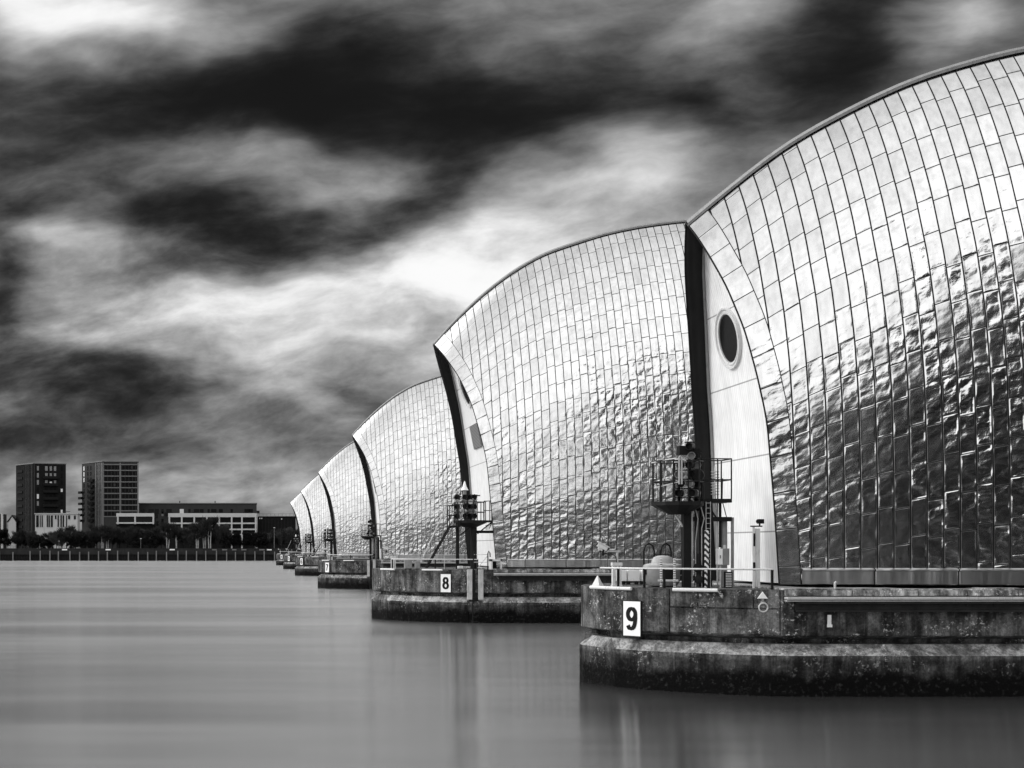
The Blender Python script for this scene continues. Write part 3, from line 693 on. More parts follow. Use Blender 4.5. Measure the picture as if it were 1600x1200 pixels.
# ------------------------------------------------------------------ equipment on the pier noses (local origin: pier centre line, X as built)
def signal_platform(kind):
    root = empty('signal_platform')
    def dk(mb, c, r, z0, z1, n=10, sx=1.0, sy=1.0):
        vs = [(c[0] + r_ * sx * math.cos(2 * math.pi * k / n + .3), c[1] + r_ * sy * math.sin(2 * math.pi * k / n + .3), z) for (r_, z) in ((r, z1), (r, z0), (r * .35, z0 - .28)) for k in range(n)]
        fs = [tuple(range(n))] + [(j * n + k, j * n + (k + 1) % n, (j + 1) * n + (k + 1) % n, (j + 1) * n + k) for j in (0, 1) for k in range(n)] + [tuple(2 * n + k for k in range(n))]
        mb.add(vs, fs)
    def rails(name, pts, z0, zs, mat, r=.022, posts=True):
        for z in zs: mb = MB(); mb.tube([(x, y, z) for x, y in pts], r, 6); mb.build(name, mat, root)
        if posts:
            for (x, y) in pts:
                pb = MB(); pb.tube([(x, y, z0), (x, y, zs[0])], r * 1.05, 6); pb.build('railing_post', mat, root)
    if kind == 'A':
        c = (13.55, -2.0); z = 5.83
        mb = MB(); dk(mb, c, .80, z - .12, z, 12, 1, .85); mb.box(14.2, 15.3, -1.9, -1.0, z - .02, z + .10); mb.build('platform_deck', 'dark_steel', root)
        ring = [(c[0] + .78 * math.cos(a), c[1] + .66 * math.sin(a)) for a in np.linspace(R(15), R(345), 11)]
        rails('railing', ring, z, (z + 1.26, z + .62), 'dark_steel')
        rails('railing', [(14.35, -1.9), (14.85, -1.9), (15.28, -1.9), (15.28, -1.0), (14.6, -1.0)], z + .1, (z + 1.36, z + .70), 'dark_steel')
        mb = MB(); mb.box(13.36, 13.40, -2.70, -2.66, 6.35, 7.2); mb.build('cable_cover', 'galv', root); mb = MB(); mb.box(13.44, 13.48, -2.70, -2.66, 6.35, 7.2); mb.build('cable_cover', 'galv', root)
        mb = MB(); mb.tube([(12.72, -2.05, z + 1.22), (13.3, -2.64, z + 1.33), (13.6, -2.66, z + 1.25)], .02, 6); mb.build('railing_brace', 'galv', root); mb = MB(); mb.tube([(12.75, -2.2, z + .42), (13.4, -2.66, z + .6)], .02, 6); mb.build('railing_brace', 'galv', root)
        mb = MB(); mb.box(13.74, 13.98, -2.02, -1.80, DECK, z - .1); mb.build('column', 'dark_steel', root)
        mb = MB(); mb.box(14.50, 14.92, -1.2, -.75, DECK, z - .1); mb.build('column', 'dark_steel', root)
        mb = MB(); mb.tube([(13.42, -1.9, z - .25), (13.75, -1.9, 5.05)], .03, 6); mb.build('brace', 'galv', root)
        mb = MB(); mb.box(13.95, 15.35, -1.75, -1.62, 5.22, 5.36); mb.box(14.42, 14.55, -1.75, -1.62, 5.3, z); mb.tube([(14.9, -1.7, 5.3), (14.55, -1.7, 5.8)], .03, 6)
        mb.box(13.6, 14.7, -1.7, -1.6, 5.55, 5.65); mb.build('support_beam', 'dark_steel', root)
        mb = MB()
        for k in range(17): mb.tube([(14.44, -2.05, DECK + .1 + k * .16), (14.56, -2.05, DECK + .1 + k * .16)], .008, 5)
        for x_ in (14.43, 14.57): mb.tube([(x_, -2.05, DECK), (x_, -2.05, z)], .012, 6)
        mb.build('rung_ladder', 'galv', root)
        mb = MB()
        for k in range(9): mb.tube([(15.0 - .12, -1.2, 6.1 + k * .09), (15.14, -1.2, 6.1 + k * .09)], .014, 5)
        mb.tube([(15.0, -1.2, 5.9), (15.0, -1.2, 7.0)], .02, 6); mb.build('insulator', 'galv', root)
        for (x_, y_, r_, z0, z1, mt_) in ((14.05, -1.7, .085, 3.3, 5.45, 'pale_paint'), (14.28, -1.5, .04, 3.2, 5.8, 'dark_steel'), (15.03, -1.6, .045, 4.4, 5.9, 'dark_steel'), (14.98, -1.5, .03, 3.2, 5.9, 'galv'), (15.2, -1.45, .11, 3.15, 5.3, 'grey_paint'), (15.42, -1.6, .05, 3.15, 5.35, 'grey_paint')):
            mb = MB(); mb.tube([(x_, y_, z0), (x_, y_, z1)], r_, 10); mb.build('pipe', mt_, root, smooth=True)
        for k_, (x0_, y0_) in enumerate(((14.15, -1.9), (14.62, -1.25), (14.36, -1.85), (15.28, -1.3))):
            mb = MB(); mb.tube([(x0_, y0_, DECK), (x0_, y0_, 4.6 + .2 * k_), (x0_ + .06, y0_ - .05, 5.3), (x0_ - .08, y0_, 5.9), (x0_ - .1, y0_ - .1, 6.6)], .016, 6); mb.build('cable', 'dark_steel' if k_ % 2 else 'galv', root)
        mb = MB(); mb.lathe([(.05, 0), (.15, .02), (.15, .06), (.05, .08)], (14.22, -1.95, 3.75), 14, 'Y'); mb.box(14.2, 14.24, -1.92, -1.8, 3.3, 4.2); mb.build('valve_wheel', 'dark_steel', root)
        mb = MB(); mb.lathe([(.05, 0), (.14, .02), (.14, .06), (.05, .08)], (14.24, -1.95, 3.38), 14, 'Y'); mb.box(14.1, 14.38, -1.88, -1.82, 3.36, 3.40); mb.build('valve_wheel', 'beam_steel', root)
    else:
        z = 6.12; c = (13.75, -2.2)
        mb = MB(); dk(mb, c, 1.0, z - .16, z, 14, 1, .8); mb.box(12.35, 13.0, -2.9, -1.9, z - .45, z - .33); mb.box(14.5, 15.25, -2.5, -1.6, z - .12, z); mb.box(12.9, 13.1, -2.7, -1.9, z - .4, z); mb.build('platform_deck', 'dark_steel', root)
        ring = [(c[0] + .98 * math.cos(a), c[1] + .78 * math.sin(a)) for a in np.linspace(R(25), R(335), 11)]
        rails('railing', ring, z, (z + 1.12, z + .5), 'dark_steel', .026)
        rails('railing', [(12.95, -2.88), (12.65, -2.88), (12.37, -2.88), (12.37, -1.92), (12.9, -1.92)], z - .33, (z + .9, z + .3), 'dark_steel', .026)
        rails('railing', [(14.55, -2.5), (14.9, -2.5), (15.23, -2.5), (15.23, -1.62)], z, (z + 1.18, z + .6), 'dark_steel', .026)
        mb = MB(); mb.tube([(12.95, -2.3, DECK), (12.95, -2.3, z - .1)], .11, 10); mb.build('column', 'dark_steel', root, smooth=True)
        mb = MB(); mb.tube([(13.98, -2.1, DECK), (13.98, -2.1, z - .1)], .20, 12); mb.build('column', 'dark_steel', root, smooth=True)
        mb = MB(); mb.tube([(13.1, -2.2, 5.2), (13.8, -2.2, 5.75)], .035, 6); mb.tube([(14.2, -2.2, 5.3), (15.1, -2.0, 6.0)], .04, 6); mb.box(14.1, 15.3, -2.2, -2.05, 5.33, 5.50); mb.build('support_beam', 'dark_steel', root)
        mb = MB()
        for y_ in (-2.85, -2.2):
            mb.tube([(11.0, y_, 3.2), (12.45, y_, 5.75)], .045, 6)
        for k in range(12):
            t = (k + .5) / 12; mb.box(11.0 + 1.45 * t - .1, 11.0 + 1.45 * t + .1, -2.85, -2.2, 3.2 + 2.55 * t - .015, 3.2 + 2.55 * t + .015)
        mb.build('stair', 'dark_steel', root)
        mb = MB()
        for dz_ in (.9, .82): mb.tube([(10.75, -2.9, 2.95 + dz_), (12.1, -2.9, 6.1 + dz_ * .8)], .022, 6)
        mb.tube([(10.0, -2.9, 3.85), (10.8, -2.9, 3.85)], .022, 6); mb.build('stair_handrail', 'galv', root)
        mb = MB()
        for k in range(5): mb.tube([(14.7, -2.1, 5.55 + .06 * k), (14.95 + .05 * k, -2.1, 5.6 + .09 * k), (15.1, -1.9, 6.0)], .015, 5)
        mb.box(15.1, 15.35, -2.2, -1.9, 6.1, 6.9); mb.build('cable_bundle', 'dark_steel', root)
        mb = MB(); mb.tube([(12.1, -2.6, DECK), (12.1, -2.6, 4.15), (12.16, -2.6, 4.28), (12.27, -2.6, 4.33), (12.36, -2.6, 4.24), (12.38, -2.6, 4.0)], .03, 6); mb.build('hooked_pipe', 'galv', root)
    return root

def signal_lights(kind):
    root = empty('signal_lights')
    z0 = 5.85 if kind == 'A' else 6.14
    cols = ((13.62, -2.05, 4), (13.92, -2.15, 6), (14.17, -1.95, 5)) if kind == 'A' else ((13.0, -2.1, 5), (13.42, -2.25, 5), (13.78, -2.25, 5), (14.05, -2.15, 5))
    for i, (x, y, n) in enumerate(cols):
        h = n * .29
        ms = MB(); ms.box(x - .035, x + .035, y + .10, y + .16, z0, z0 + h + .15)
        for k in range(n):
            z = z0 + .25 + k * .29
            r = .115 if kind == 'A' else .145
            mb = MB(); mb.lathe([(r * .5, .1), (r, .05), (r, -.10), (r * 1.02, -.22), (r * .9, -.22), (r * .9, -.08), (.01, -.08)], (x, y, z), 12, 'Y')
            mb.xf(Matrix.Translation((x, y, z)) @ Matrix.Rotation(R(-35 + 22 * ((i + k) % 2)), 4, 'Z') @ Matrix.Translation((-x, -y, -z)))
            mb.build('lamp_housing', ('dark_steel', 'grey_paint', 'dark_steel', 'pale_paint')[(i * 2 + k) % 4] if kind != 'A' else ('dark_steel', 'dark_steel', 'grey_paint')[(i + k) % 3], root, smooth=True)
        for k in range(n + 1): ms.box(x - .15, x + .15, y - .05, y + .17, z0 + .09 + k * .29, z0 + .12 + k * .29)
        ms.build('mast', 'dark_steel', root)
    if kind == 'A':
        mb = MB(); mb.box(13.55, 13.95, -2.2, -1.9, 7.30, 7.58); mb.box(14.0, 14.22, -2.15, -1.95, 7.2, 7.5); mb.build('lamp_box', 'dark_steel', root)
        mb = MB(); mb.lathe([(.02, 0), (.06, .04), (.07, .1), (.03, .16), (.005, .18)], (13.92, -2.1, 7.62), 12); mb.build('finial', 'galv', root, smooth=True)
        mb = MB(); mb.lathe([(.18, -.05), (.22, .0), (.18, .1), (.01, .12)], (14.1, -2.25, 6.65), 14, 'Y'); mb.build('floodlight', 'dark_steel', root, smooth=True)
    else:
        mb = MB(); mb.lathe([(.11, 0), (.11, .36)], (13.42, -2.1, 7.62), 12); mb.build('mast_head', 'grey_paint', root, smooth=True)
        mb = MB(); mb.lathe([(.24, 0), (.22, .05), (.13, .2), (.05, .5), (.01, .58)], (13.42, -2.1, 7.98), 16); mb.build('cone_cap', 'white', root, smooth=True)
        mb = MB(); mb.box(13.85, 14.35, -2.3, -2.0, 7.62, 7.68); mb.box(12.8, 13.2, -2.3, -2.05, 7.55, 7.62); mb.build('rain_hood', 'dark_steel', root)
    return root

def deck_railing(pts, x0, x1, posts, label, end_post=True):
    root = empty('deck_railing')
    mb = MB(); q_ = [(x, side_y(pts, 0, x, -1, -.12), DECK + .61) for x in np.linspace(x0, x1, 14)]; mb.tube(q_, .028, 8); mb.build('top_rail', 'galv', root, smooth=True)
    for x in posts:
        mb = MB(); y = side_y(pts, 0, x, -1, -.12); mb.box(x - .035, x + .035, y - .02, y + .02, DECK, DECK + .60); mb.build('railing_post', 'dark_steel', root)
    tag(root, label, 'railing', 'low deck railings on the pier noses'); return root

def cctv():
    root = empty('security_camera')
    mb = MB(); mb.box(-.14, -.05, -.08, .08, 0, .66); mb.box(.08, .14, -.08, .08, 0, .66); mb.box(-.16, .16, -.1, .1, .66, .76); mb.box(-.16, .16, -.1, .1, 0, .04); mb.tube([(.02, -.06, 0), (.02, -.06, .68)], .04, 8); mb.build('pedestal', 'pale_paint', root)
    mb = MB(); mb.tube([(.02, 0, .7), (.02, 0, 1.08)], .038, 8); mb.box(-.28, .12, -.03, .03, 1.10, 1.15); mb.build('bracket_arm', 'galv', root)
    mb = MB(); mb.tube([(0, -.03, .72), (-.03, -.03, .95), (-.16, -.03, 1.03), (-.45, -.03, 1.06)], .016, 6); mb.build('cable', 'dark_steel', root)
    mb = MB(); mb.box(-.22, .12, -.07, .07, -.06, .07); mb.box(-.26, .16, -.09, .09, .07, .10); mb.box(-.15, .1, -.03, .03, -.12, -.04)
    mb.xf(Matrix.Translation((-.42, 0, 1.24)) @ Matrix.Rotation(R(28), 4, 'Y')); o = mb.build('camera_housing', 'pale_paint', root, bevel=.012)
    mb = MB(); mb.lathe([(.05, 0), (.05, -.02), (.01, -.02)], (0, 0, 0), 14, 'X'); mb.xf(Matrix.Translation((-.42, 0, 1.24)) @ Matrix.Rotation(R(28), 4, 'Y') @ Matrix.Translation((-.22, 0, 0))); mb.build('lens', 'glass', root)
    mb = MB(); mb.tube([(-.45, 0, .98), (-.42, 0, 1.2)], .045, 8); mb.build('camera_mount', 'dark_steel', root)
    return root

pa = signal_platform('A'); pa.location = (0, Y9, 0)
tag(pa, 'largest dark signal platform with round railed deck beside the white end wall', 'platform', 'signal platforms on the pier noses')
pb = signal_platform('B'); pb.location = (0, Y8, 0)
tag(pb, 'dark railed signal platform with stair on the pier numbered 8', 'platform', 'signal platforms on the pier noses')
la = signal_lights('A'); la.location = (0, Y9, 0)
tag(la, 'stacked dark lamp housings on the nearest round platform', 'signal lights', 'signal light clusters on the platforms')
lb = signal_lights('B'); lb.location = (0, Y8, 0)
tag(lb, 'stacked lamp housings under a white cone on the platform of pier 8', 'signal lights', 'signal light clusters on the platforms')
NM = {152.8: '7', 226.0: '6', 299.0: '5', 373.0: '4'}; ON = {'7': 'the third pier in the row', '6': 'the fourth pier, in front of the last two', '5': 'the pier next to the farthest one', '4': 'the farthest and smallest pier'}
for Yc_, num in NM.items():
    k = 'A' if num == '7' else 'B'
    c = copy_tree(pa if k == 'A' else pb); c.location = (0.15 - (.15 if k == 'A' else .1), Yc_, 0)
    c['label'] = 'dark signal platform %s on %s' % ('without stair' if k == 'A' else 'with stair', ON[num])
    c = copy_tree(la if k == 'A' else lb); c.location = (0.15 - (.15 if k == 'A' else .1), Yc_, 0)
    c['label'] = 'stacked lamp housings above ' + ON[num]
r9 = deck_railing(PT9, 11.35, 15.55, [11.7, 12.3, 12.8, 13.9, 15.53], 'longest pale tube railing in front of the drum and striped post'); r9.location = (0, Y9, 0)
def fix_rail(o, pts, Yc): pass
for ch in r9.children: ch.location.y += Y9 - Y9
r8 = deck_railing(PT8, 8.85, 13.65, [8.9, 11.25, 13.6], 'pale tube railing in front of the stair, left of the ladder slot'); r8.location = (0, Y8, 0)
c9 = cctv(); c9.location = (11.85, Y9 - 1.2, DECK + .02); tag(c9, 'largest pale surveillance camera on a boxy pedestal at the corner of pier 9', 'camera', 'surveillance cameras on the pier noses')
c8 = copy_tree(c9); c8.location = (9.0, Y8 - 2.3, DECK + .02); c8['label'] = 'pale surveillance camera on a pedestal at the left corner of pier 8'
for Yc_, num in NM.items():
    c = copy_tree(r8); c.location = (.15, Yc_, 0); c['label'] = 'low tube railing on ' + ON[num]
    c = copy_tree(c9); c.location = (9.15, Yc_ - 2.2, DECK + .02); c['label'] = 'tiny pale camera at the corner of ' + ON[num]

M['drum_lid'] = simple('weathered_drum_lid', 0.36, 0.6, 0.0, 0.35, 5, .3)
# ---- things that stand on the nose of pier 9
def P9(x, y, Y): return at(x, y, Y)
# drum with domed lid
root = empty('storage_drum', (13.28, Y9 - 1.35, DECK))
mb = MB(); mb.lathe([(.30, .0), (.46, .05), (.54, .18), (.56, .55), (.55, .60)], (0, 0, 0), 32); mb.xf(Matrix.Diagonal((1.0, .7, 1.0, 1.0))); mb.build('body', 'grey_paint', root, smooth=True)
mb = MB(); mb.lathe([(.60, .60), (.62, .64), (.60, .70), (.50, .74), (.36, .76), (.34, .86), (.28, .95), (.15, 1.0), (.01, 1.01)], (0, 0, 0), 32); mb.xf(Matrix.Diagonal((1.0, .7, 1.0, 1.0))); mb.build('lid', 'drum_lid', root, smooth=True)
for q_ in ((-.60, -.45, -.1, .1, .40, .60), (.45, .6, -.1, .1, .40, .6), (-.12, .2, -.42, -.3, .25, .6)): mb = MB(); mb.box(*q_); mb.build('clamp', 'dark_steel', root)
tag(root, 'rounded grey drum with pale domed lid behind the railing of pier 9', 'drum')
# boarding ladder
root = empty('boarding_ladder', (13.18, Y9 - 2.2, DECK))
for s_ in (-1, 1):
    mb = MB(); mb.box(s_ * .21 - .03, s_ * .21 + .03, -.02, .02, .0, .92); mb.build('stile', 'notched', root)
mb = MB(); mb.box(-.32, .32, -.05, -.02, .20, .26); mb.box(-.32, .32, .02, .05, .70, .74); mb.build('crossbar', 'pale_paint', root)
tag(root, 'short upright ladder with notched stiles in front of the rounded drum', 'ladder')
for i, x_ in enumerate((13.13, 13.68)):
    mb = MB(); mb.tube([(-.17, 0, 0), (-.17, 0, 1.15), (-.12, 0, 1.32), (0, 0, 1.40), (.12, 0, 1.32), (.17, 0, 1.15), (.17, 0, .0)], .03, 8)
    if i == 0: mb.tube([(.17, 0, 1.02), (.72, 0, 1.02)], .02, 6)
    o = mb.build('hoop_handle', 'dark_steel', smooth=True); o.location = (x_, Y9 - .4, DECK)
    tag(o, ('dark hoop handle behind the left half of the domed drum', 'dark hoop handle behind the domed drum, next to the platform column')[i], 'handle', 'hoop handles on pier 9')
for i, (a, b_) in enumerate(((12.68, 12.94), (12.99, 13.38), (13.46, 13.8))):
    root = empty('deck_cabinet', (a, Y9 + 1.5, DECK))
    a2, b2 = (a - 0) * 1.0, b_
    mb = MB(); mb.box(0, b_ - a, 0, .4, .12, .50); mb.build('box_body', 'white', root, bevel=.01)
    mb = MB(); mb.box(.03, .08, .05, .35, 0, .12); mb.box(b_ - a - .08, b_ - a - .03, .05, .35, 0, .12); mb.build('feet', 'dark_steel', root)
    tag(root, ('narrow white cabinet behind the railing, nearest the camera pedestal', 'wide white cabinet behind the railing between its two narrower neighbours', 'white cabinet half hidden behind the rounded drum')[i], 'cabinet', 'white deck cabinets on pier 9')
# striped pole, switch cabinets, louvred box, tall pole with camera
mb = MB(); mb.box(-.05, .05, -.05, .05, 0, 1.8); o = mb.build('striped_post', 'hazard'); o.location = (14.43, Y9 - 2.1, DECK)
tag(o, 'upright post with black and white diagonal stripes under the platform', 'post')
root = empty('switch_cabinet', (14.78, Y9 - 2.0, DECK + .72))
mb = MB(); mb.box(0, .15, -.12, .1, 0, .50); mb.build('front_panel', 'white', root, bevel=.01)
mb = MB(); mb.box(.155, .37, -.10, .1, -.01, .51); mb.build('side_box', 'grey_paint', root, bevel=.01)
mb = MB(); mb.box(.06, .08, -.14, -.12, .2, .3); mb.build('handle', 'dark_steel', root)
mb = MB(); mb.tube([(.12, 0, 0), (.12, 0, -.72)], .03, 8); mb.tube([(.25, 0, .5), (.25, 0, .62)], .05, 8); mb.build('conduit', 'galv', root)
tag(root, 'white and grey electrical cabinet on a conduit beside the end wall', 'cabinet')
root = empty('louvred_vent', (15.02, Y9 - 2.1, DECK)); mb = MB()
for k in range(9): mb.box(0, .19, -.02, .06, .03 + k * .05, .055 + k * .05)
mb.build('slats', 'pale_paint', root)
mb = MB(); mb.box(-.02, .0, -.03, .08, 0, .5); mb.box(.19, .21, -.03, .08, 0, .5); mb.box(0, .19, .07, .09, 0, .5); mb.build('frame', 'dark_steel', root)
tag(root, 'small slatted vent box standing at the foot of the end wall', 'vent')
root = empty('camera_pole', (15.72, Y9 - 2.6, DECK))
mb = MB(); mb.box(-.03, .03, -.03, .03, 0, 1.92); mb.box(.06, .2, .0, .04, .05, 1.85); mb.build('pole', 'pale_paint', root)
mb = MB(); mb.box(-.035, .035, -.04, -.032, .55, .8); mb.box(-.02, .035, -.04, -.032, 1.3, 1.7); mb.box(-.1, .26, -.03, .03, 1.90, 1.94); mb.box(.17, .2, -.03, .03, 1.9, 2.0); mb.build('bracket', 'dark_steel', root)
mb = MB(); mb.box(.12, .30, -.08, .08, 2.0, 2.14); mb.box(.08, .13, -.04, .04, 2.03, 2.11); mb.build('camera_head', 'dark_steel', root, bevel=.01)
tag(root, 'slim pale pole with a dark camera head in front of the white end wall', 'pole')
# corner cone, wall pyramid, mooring ring
mb = MB(); mb.lathe([(.19, 0), (.19, .02), (.02, .33), (.005, .34)], (0, 0, 0), 4); o = mb.build('marker_pyramid', 'pale_paint'); o.location = (11.4, Y9 - .6, DECK + .01)
tag(o, 'small pale pyramid on the top left corner of pier 9', 'marker')
yy = side_y(PT9, Y9, 15.22, -1, .06)
root = empty('mooring_ring', (15.22, yy, 2.72))
mb = MB(); mb.add([(-.15, -.01, .16), (.15, -.01, .16), (0, -.01, .36), (-.15, .03, .16), (.15, .03, .16), (0, .03, .36)], [(0, 1, 2), (3, 5, 4), (0, 3, 4, 1), (1, 4, 5, 2), (2, 5, 3, 0)]); mb.build('triangle_plate', 'white', root)
mb = MB(); mb.tube([(.0, -.05, .04), (.0, .05, .04)], .05, 10); mb.box(-.03, .03, -.03, 0, .0, .15); mb.build('eye_bolt', 'grey_paint', root)
mb = MB(); mb.tube([(.13 * math.cos(a), -.05, -.10 + .13 * math.sin(a)) for a in np.linspace(0, 2 * math.pi, 25)[:-1]], .022, 8, closed=True); mb.build('ring', 'galv', root, smooth=True)
tag(root, 'iron mooring ring under a small white triangle on the pier 9 wall', 'mooring ring')
# small wall fittings
mb = MB(); mb.box(-.05, .05, -.03, .02, -.05, .28); mb.box(-.07, .07, -.05, .0, -.08, .0); o = mb.build('wall_bracket', 'pale_paint'); o.location = (17.08, Y9 - 4.87, 2.13)
tag(o, 'small pale bracket on the pier 9 flank below the channel beam', 'bracket')
mb = MB(); mb.tube([(0, 0, 0), (0, 0, .16), (.03, -.03, .2)], .035, 8); o = mb.build('bollard', 'galv'); o.location = (17.3, Y9 - 4.75, DECK + .05)
tag(o, 'short pale stub post on the coping of pier 9', 'post')

# ---- extra things on pier 8
root = empty('ladder_gate', (13.35, Y8 - 5.75, DECK))
for k, x_ in enumerate((0, .85)):
    mb = MB(); mb.tube([(x_, 0, 0), (x_, 0, .95), (x_ + .05, 0, 1.1), (x_ + .12, 0, 1.0), (x_ + .14, 0, .75)], .035, 8); mb.build('grab_post', 'dark_steel', root)
mb = MB(); mb.tube([(0, 0, .9), (.85, 0, .9)], .02, 6); mb.tube([(0, 0, .45), (.85, 0, .45)], .02, 6); mb.tube([(.25, 0, .1), (.85, 0, .85)], .02, 6); mb.build('gate_bars', 'galv', root)
tag(root, 'small gate with hooked grab posts at the top of the pier 8 ladder', 'gate')
for i, (x_, w_, h_, mt_) in enumerate(((9.55, .45, .55, 'grey_paint'), (10.15, .3, .5, 'grey_paint'), (12.7, .3, .2, 'pale_paint'))):
    root = empty('deck_box', (x_, Y8 - 3.6 - .3 * i, DECK))
    mb = MB(); mb.box(0, w_, 0, .4, .04, h_); mb.build('box_body', mt_, root, bevel=.02)
    mb = MB(); mb.box(.03, w_ - .03, .03, .37, 0, .04); mb.build('base', 'dark_steel', root)
    tag(root, ('grey deck box beside the camera pedestal on pier 8', 'narrow grey deck box left of the stair foot on pier 8', 'low pale deck lamp box near the column on pier 8')[i], 'box')
root = empty('equipment_hut', (14.5, Y8 - 5.2, DECK))
mb = MB(); mb.box(0, .08, 0, .8, 0, .62); mb.box(.55, .63, 0, .8, 0, .62); mb.box(0, .63, 0, .8, .5, .62); mb.build('frame', 'pale_paint', root)
mb = MB(); mb.box(.08, .55, .3, .35, 0, .5); mb.build('dark_panel', 'dark_steel', root)
tag(root, 'low pale open frame hut right of the pier 8 ladder', 'hut')

# ------------------------------------------------------------------ far bank
BK = 520.0
root = empty('quay_wall', (0, BK, 0))
mb = MB(); mb.box(-330, 150, 0, 1.5, -6, 2.2); x = -330
while x < 150: mb.box(x, x + .5, -.25, 0, -2, 2.2); x += 1.05
mb.build('sheet_piling', 'quay', root)
mb = MB(); mb.box(-330, 150, .6, 1.6, 2.2, 4.6); mb.box(-330, 150, .45, .75, 4.6, 4.78); mb.build('upper_wall', 'quay_up', root)
mb = MB(); mb.box(-330, 150, -.5, .2, 2.2, 2.42); mb.build('waling_beam', 'quay', root)
rr = random.Random(5)
for k, px in enumerate(list(np.arange(47, 432, 15.3)) + [-20, 0, 20]):
    X = (px + rr.uniform(-1.5, 1.5) - CX) * BK / F
    mb = MB(); mb.box(X - .2, X + .2, -.75, -.35, -2, rr.uniform(3.3, 3.9)); mb.build('fender_post', 'timber', root)
mb = MB()
for px in np.arange(-60, 470, 4.0):
    X = (px - CX) * BK / F; mb.box(X - .03, X + .03, .9, .96, 4.7, 5.75)
mb.box(-120, 20, .9, .96, 5.7, 5.76); mb.box(-120, 20, .9, .96, 5.2, 5.24); mb.build('promenade_railing', 'dark_steel', root)
tag(root, 'long dark quay wall with pale timber posts along the far bank', 'quay wall')
for i, (px, w_) in enumerate(((101, 8), (169, 8), (269, 8), (335, 7), (351, 8), (366, 7), (381, 8), (411, 12), (419, 11))):
    X = (px - CX) * BK / F
    root = empty('notice_board', (X, BK - .1, 4.0)); w2 = w_ * BK / F / 2
    mb = MB(); mb.box(-w2, w2, -.1, 0, 0, .5 if i < 3 else .4); mb.build('panel', 'white' if i < 3 or i == 8 else 'band', root)
    mb = MB(); mb.box(-.08, .08, 0, .6, -.3, .3); mb.build('bracket', 'dark_steel', root)
    tag(root, ('white notice panel on the quay below the left tower', 'white notice panel on the quay below the right tower', 'white notice panel on the quay under the long white frame building',
               'grey notice panel on the quay, first of the close row near the piers', 'grey notice panel on the quay, second of the close row near the piers', 'grey notice panel on the quay, third of the close row near the piers',
               'grey notice panel on the quay, fourth of the close row near the piers', 'grey notice panel on the quay left of the white one by the piers', 'pale notice panel on the quay nearest the row of piers')[i], 'sign', 'notice panels on the quay wall')

def face_box(mb, o, d, t0, t1, z0, z1, out=.12, depth=.3):
    """a box lying on the face that starts at o and runs along d (unit, plan); outward is to the right of d turned to the viewer"""
    nrm = Vector((d.y, -d.x, 0))
    a = o + d * t0; b_ = o + d * t1
    vs = []
    for z in (z0, z1):
        for p_ in (a + nrm * out, b_ + nrm * out, b_ - nrm * depth, a - nrm * depth): vs.append((p_.x, p_.y, z))
    mb.add(vs, [(0, 3, 2, 1), (4, 5, 6, 7), (0, 1, 5, 4), (1, 2, 6, 5), (2, 3, 7, 6), (3, 0, 4, 7)])
def prism(mb, pts, z0, z1):
    n = len(pts); mb.add([(p_[0], p_[1], z0) for p_ in pts] + [(p_[0], p_[1], z1) for p_ in pts], [tuple(range(n - 1, -1, -1)), tuple(range(n, 2 * n))] + [(k, (k + 1) % n, n + (k + 1) % n, n + k) for k in range(n)])
GZ = 3.9
def tower(name, pxl, pxc, pxr, ytop_c, Y, back_l, back_r, mat, label):
    C0 = at(pxc, 858, Y); C0.z = 0
    Lp = Vector(((pxl - CX) * (Y + back_l) / F, Y + back_l, 0)); Rp = Vector(((pxr - CX) * (Y + back_r) / F, Y + back_r, 0))
    ztop = at(0, ytop_c, Y).z; Bp = Lp + Rp - C0
    root = empty(name, (C0.x, C0.y, GZ)); off = (C0.x, C0.y, GZ)
    mb = MB(); prism(mb, [C0, Rp, Bp, Lp], GZ, ztop); mb.build('wall', mat, root, off=off)
    mb = MB(); e = .25
    ce = (C0 + Bp) / 2; pr = [p_ + (p_ - ce).normalized() * .35 for p_ in (C0, Rp, Bp, Lp)]; prism(mb, pr, ztop + .004, ztop + .4); mb.build('roof_parapet', 'band', root, off=off)
    dr = (Rp - C0).normalized(); dl = (C0 - Lp).normalized()
    tag(root, label, 'tower block', 'tall blocks of flats on the far bank')
    return root, off, C0, Rp, Lp, dr, dl, ztop
YB = 590.0
# left tower, dark
root, off, C0, Rp, Lp, dr, dl, zt = tower('tower_block', 25, 52, 103, 724.5, YB, 13, 4, 'brick', 'dark brick tower block at the far left of the skyline')
lenr, lenl = (Rp - C0).length, (C0 - Lp).length
fl = (zt - GZ - 1.0) / 12
k = 0
for r_ in range(12):
    z = GZ + .8 + r_ * fl
    for (t0, t1) in ((.11, .17), (.36, .44), (.5, .57), (.63, .70), (.84, .90)):
        lit = (t0 == .11 and r_ in (3, 4, 6, 7)) or (t0 == .84 and r_ in (5, 8)) or (t0 == .5 and r_ == 9)
        mb = MB(); face_box(mb, C0, dr, t0 * lenr, t1 * lenr, z + .3, z + (2.3 if not lit else 1.7 if t0 > .2 else 2.3), .06); mb.build('window', 'lit' if lit and (t0 > .2 or r_ % 2) else 'grey_paint' if (lit or (r_ > 8 and t0 < .8)) else 'glass', root, off=off)
    if r_ < 11:
        mb = MB(); face_box(mb, C0, dr, .3 * lenr, .76 * lenr, z - .1, z + 1.0, 1.2, 0); mb.build('balcony', 'soffit', root, off=off)
    for (t0, t1) in ((.5, .56), (.62, .68), (.78, .84)):
        mb = MB(); face_box(mb, Lp, dl, t0 * lenl, t1 * lenl, z + .2, z + 2.4, .06); mb.build('window', 'glass', root, off=off)
    mb = MB(); face_box(mb, Lp, dl, .1 * lenl, .40 * lenl, z - .1, z + 1.0, .35, 0); mb.build('balcony', 'soffit', root, off=off)
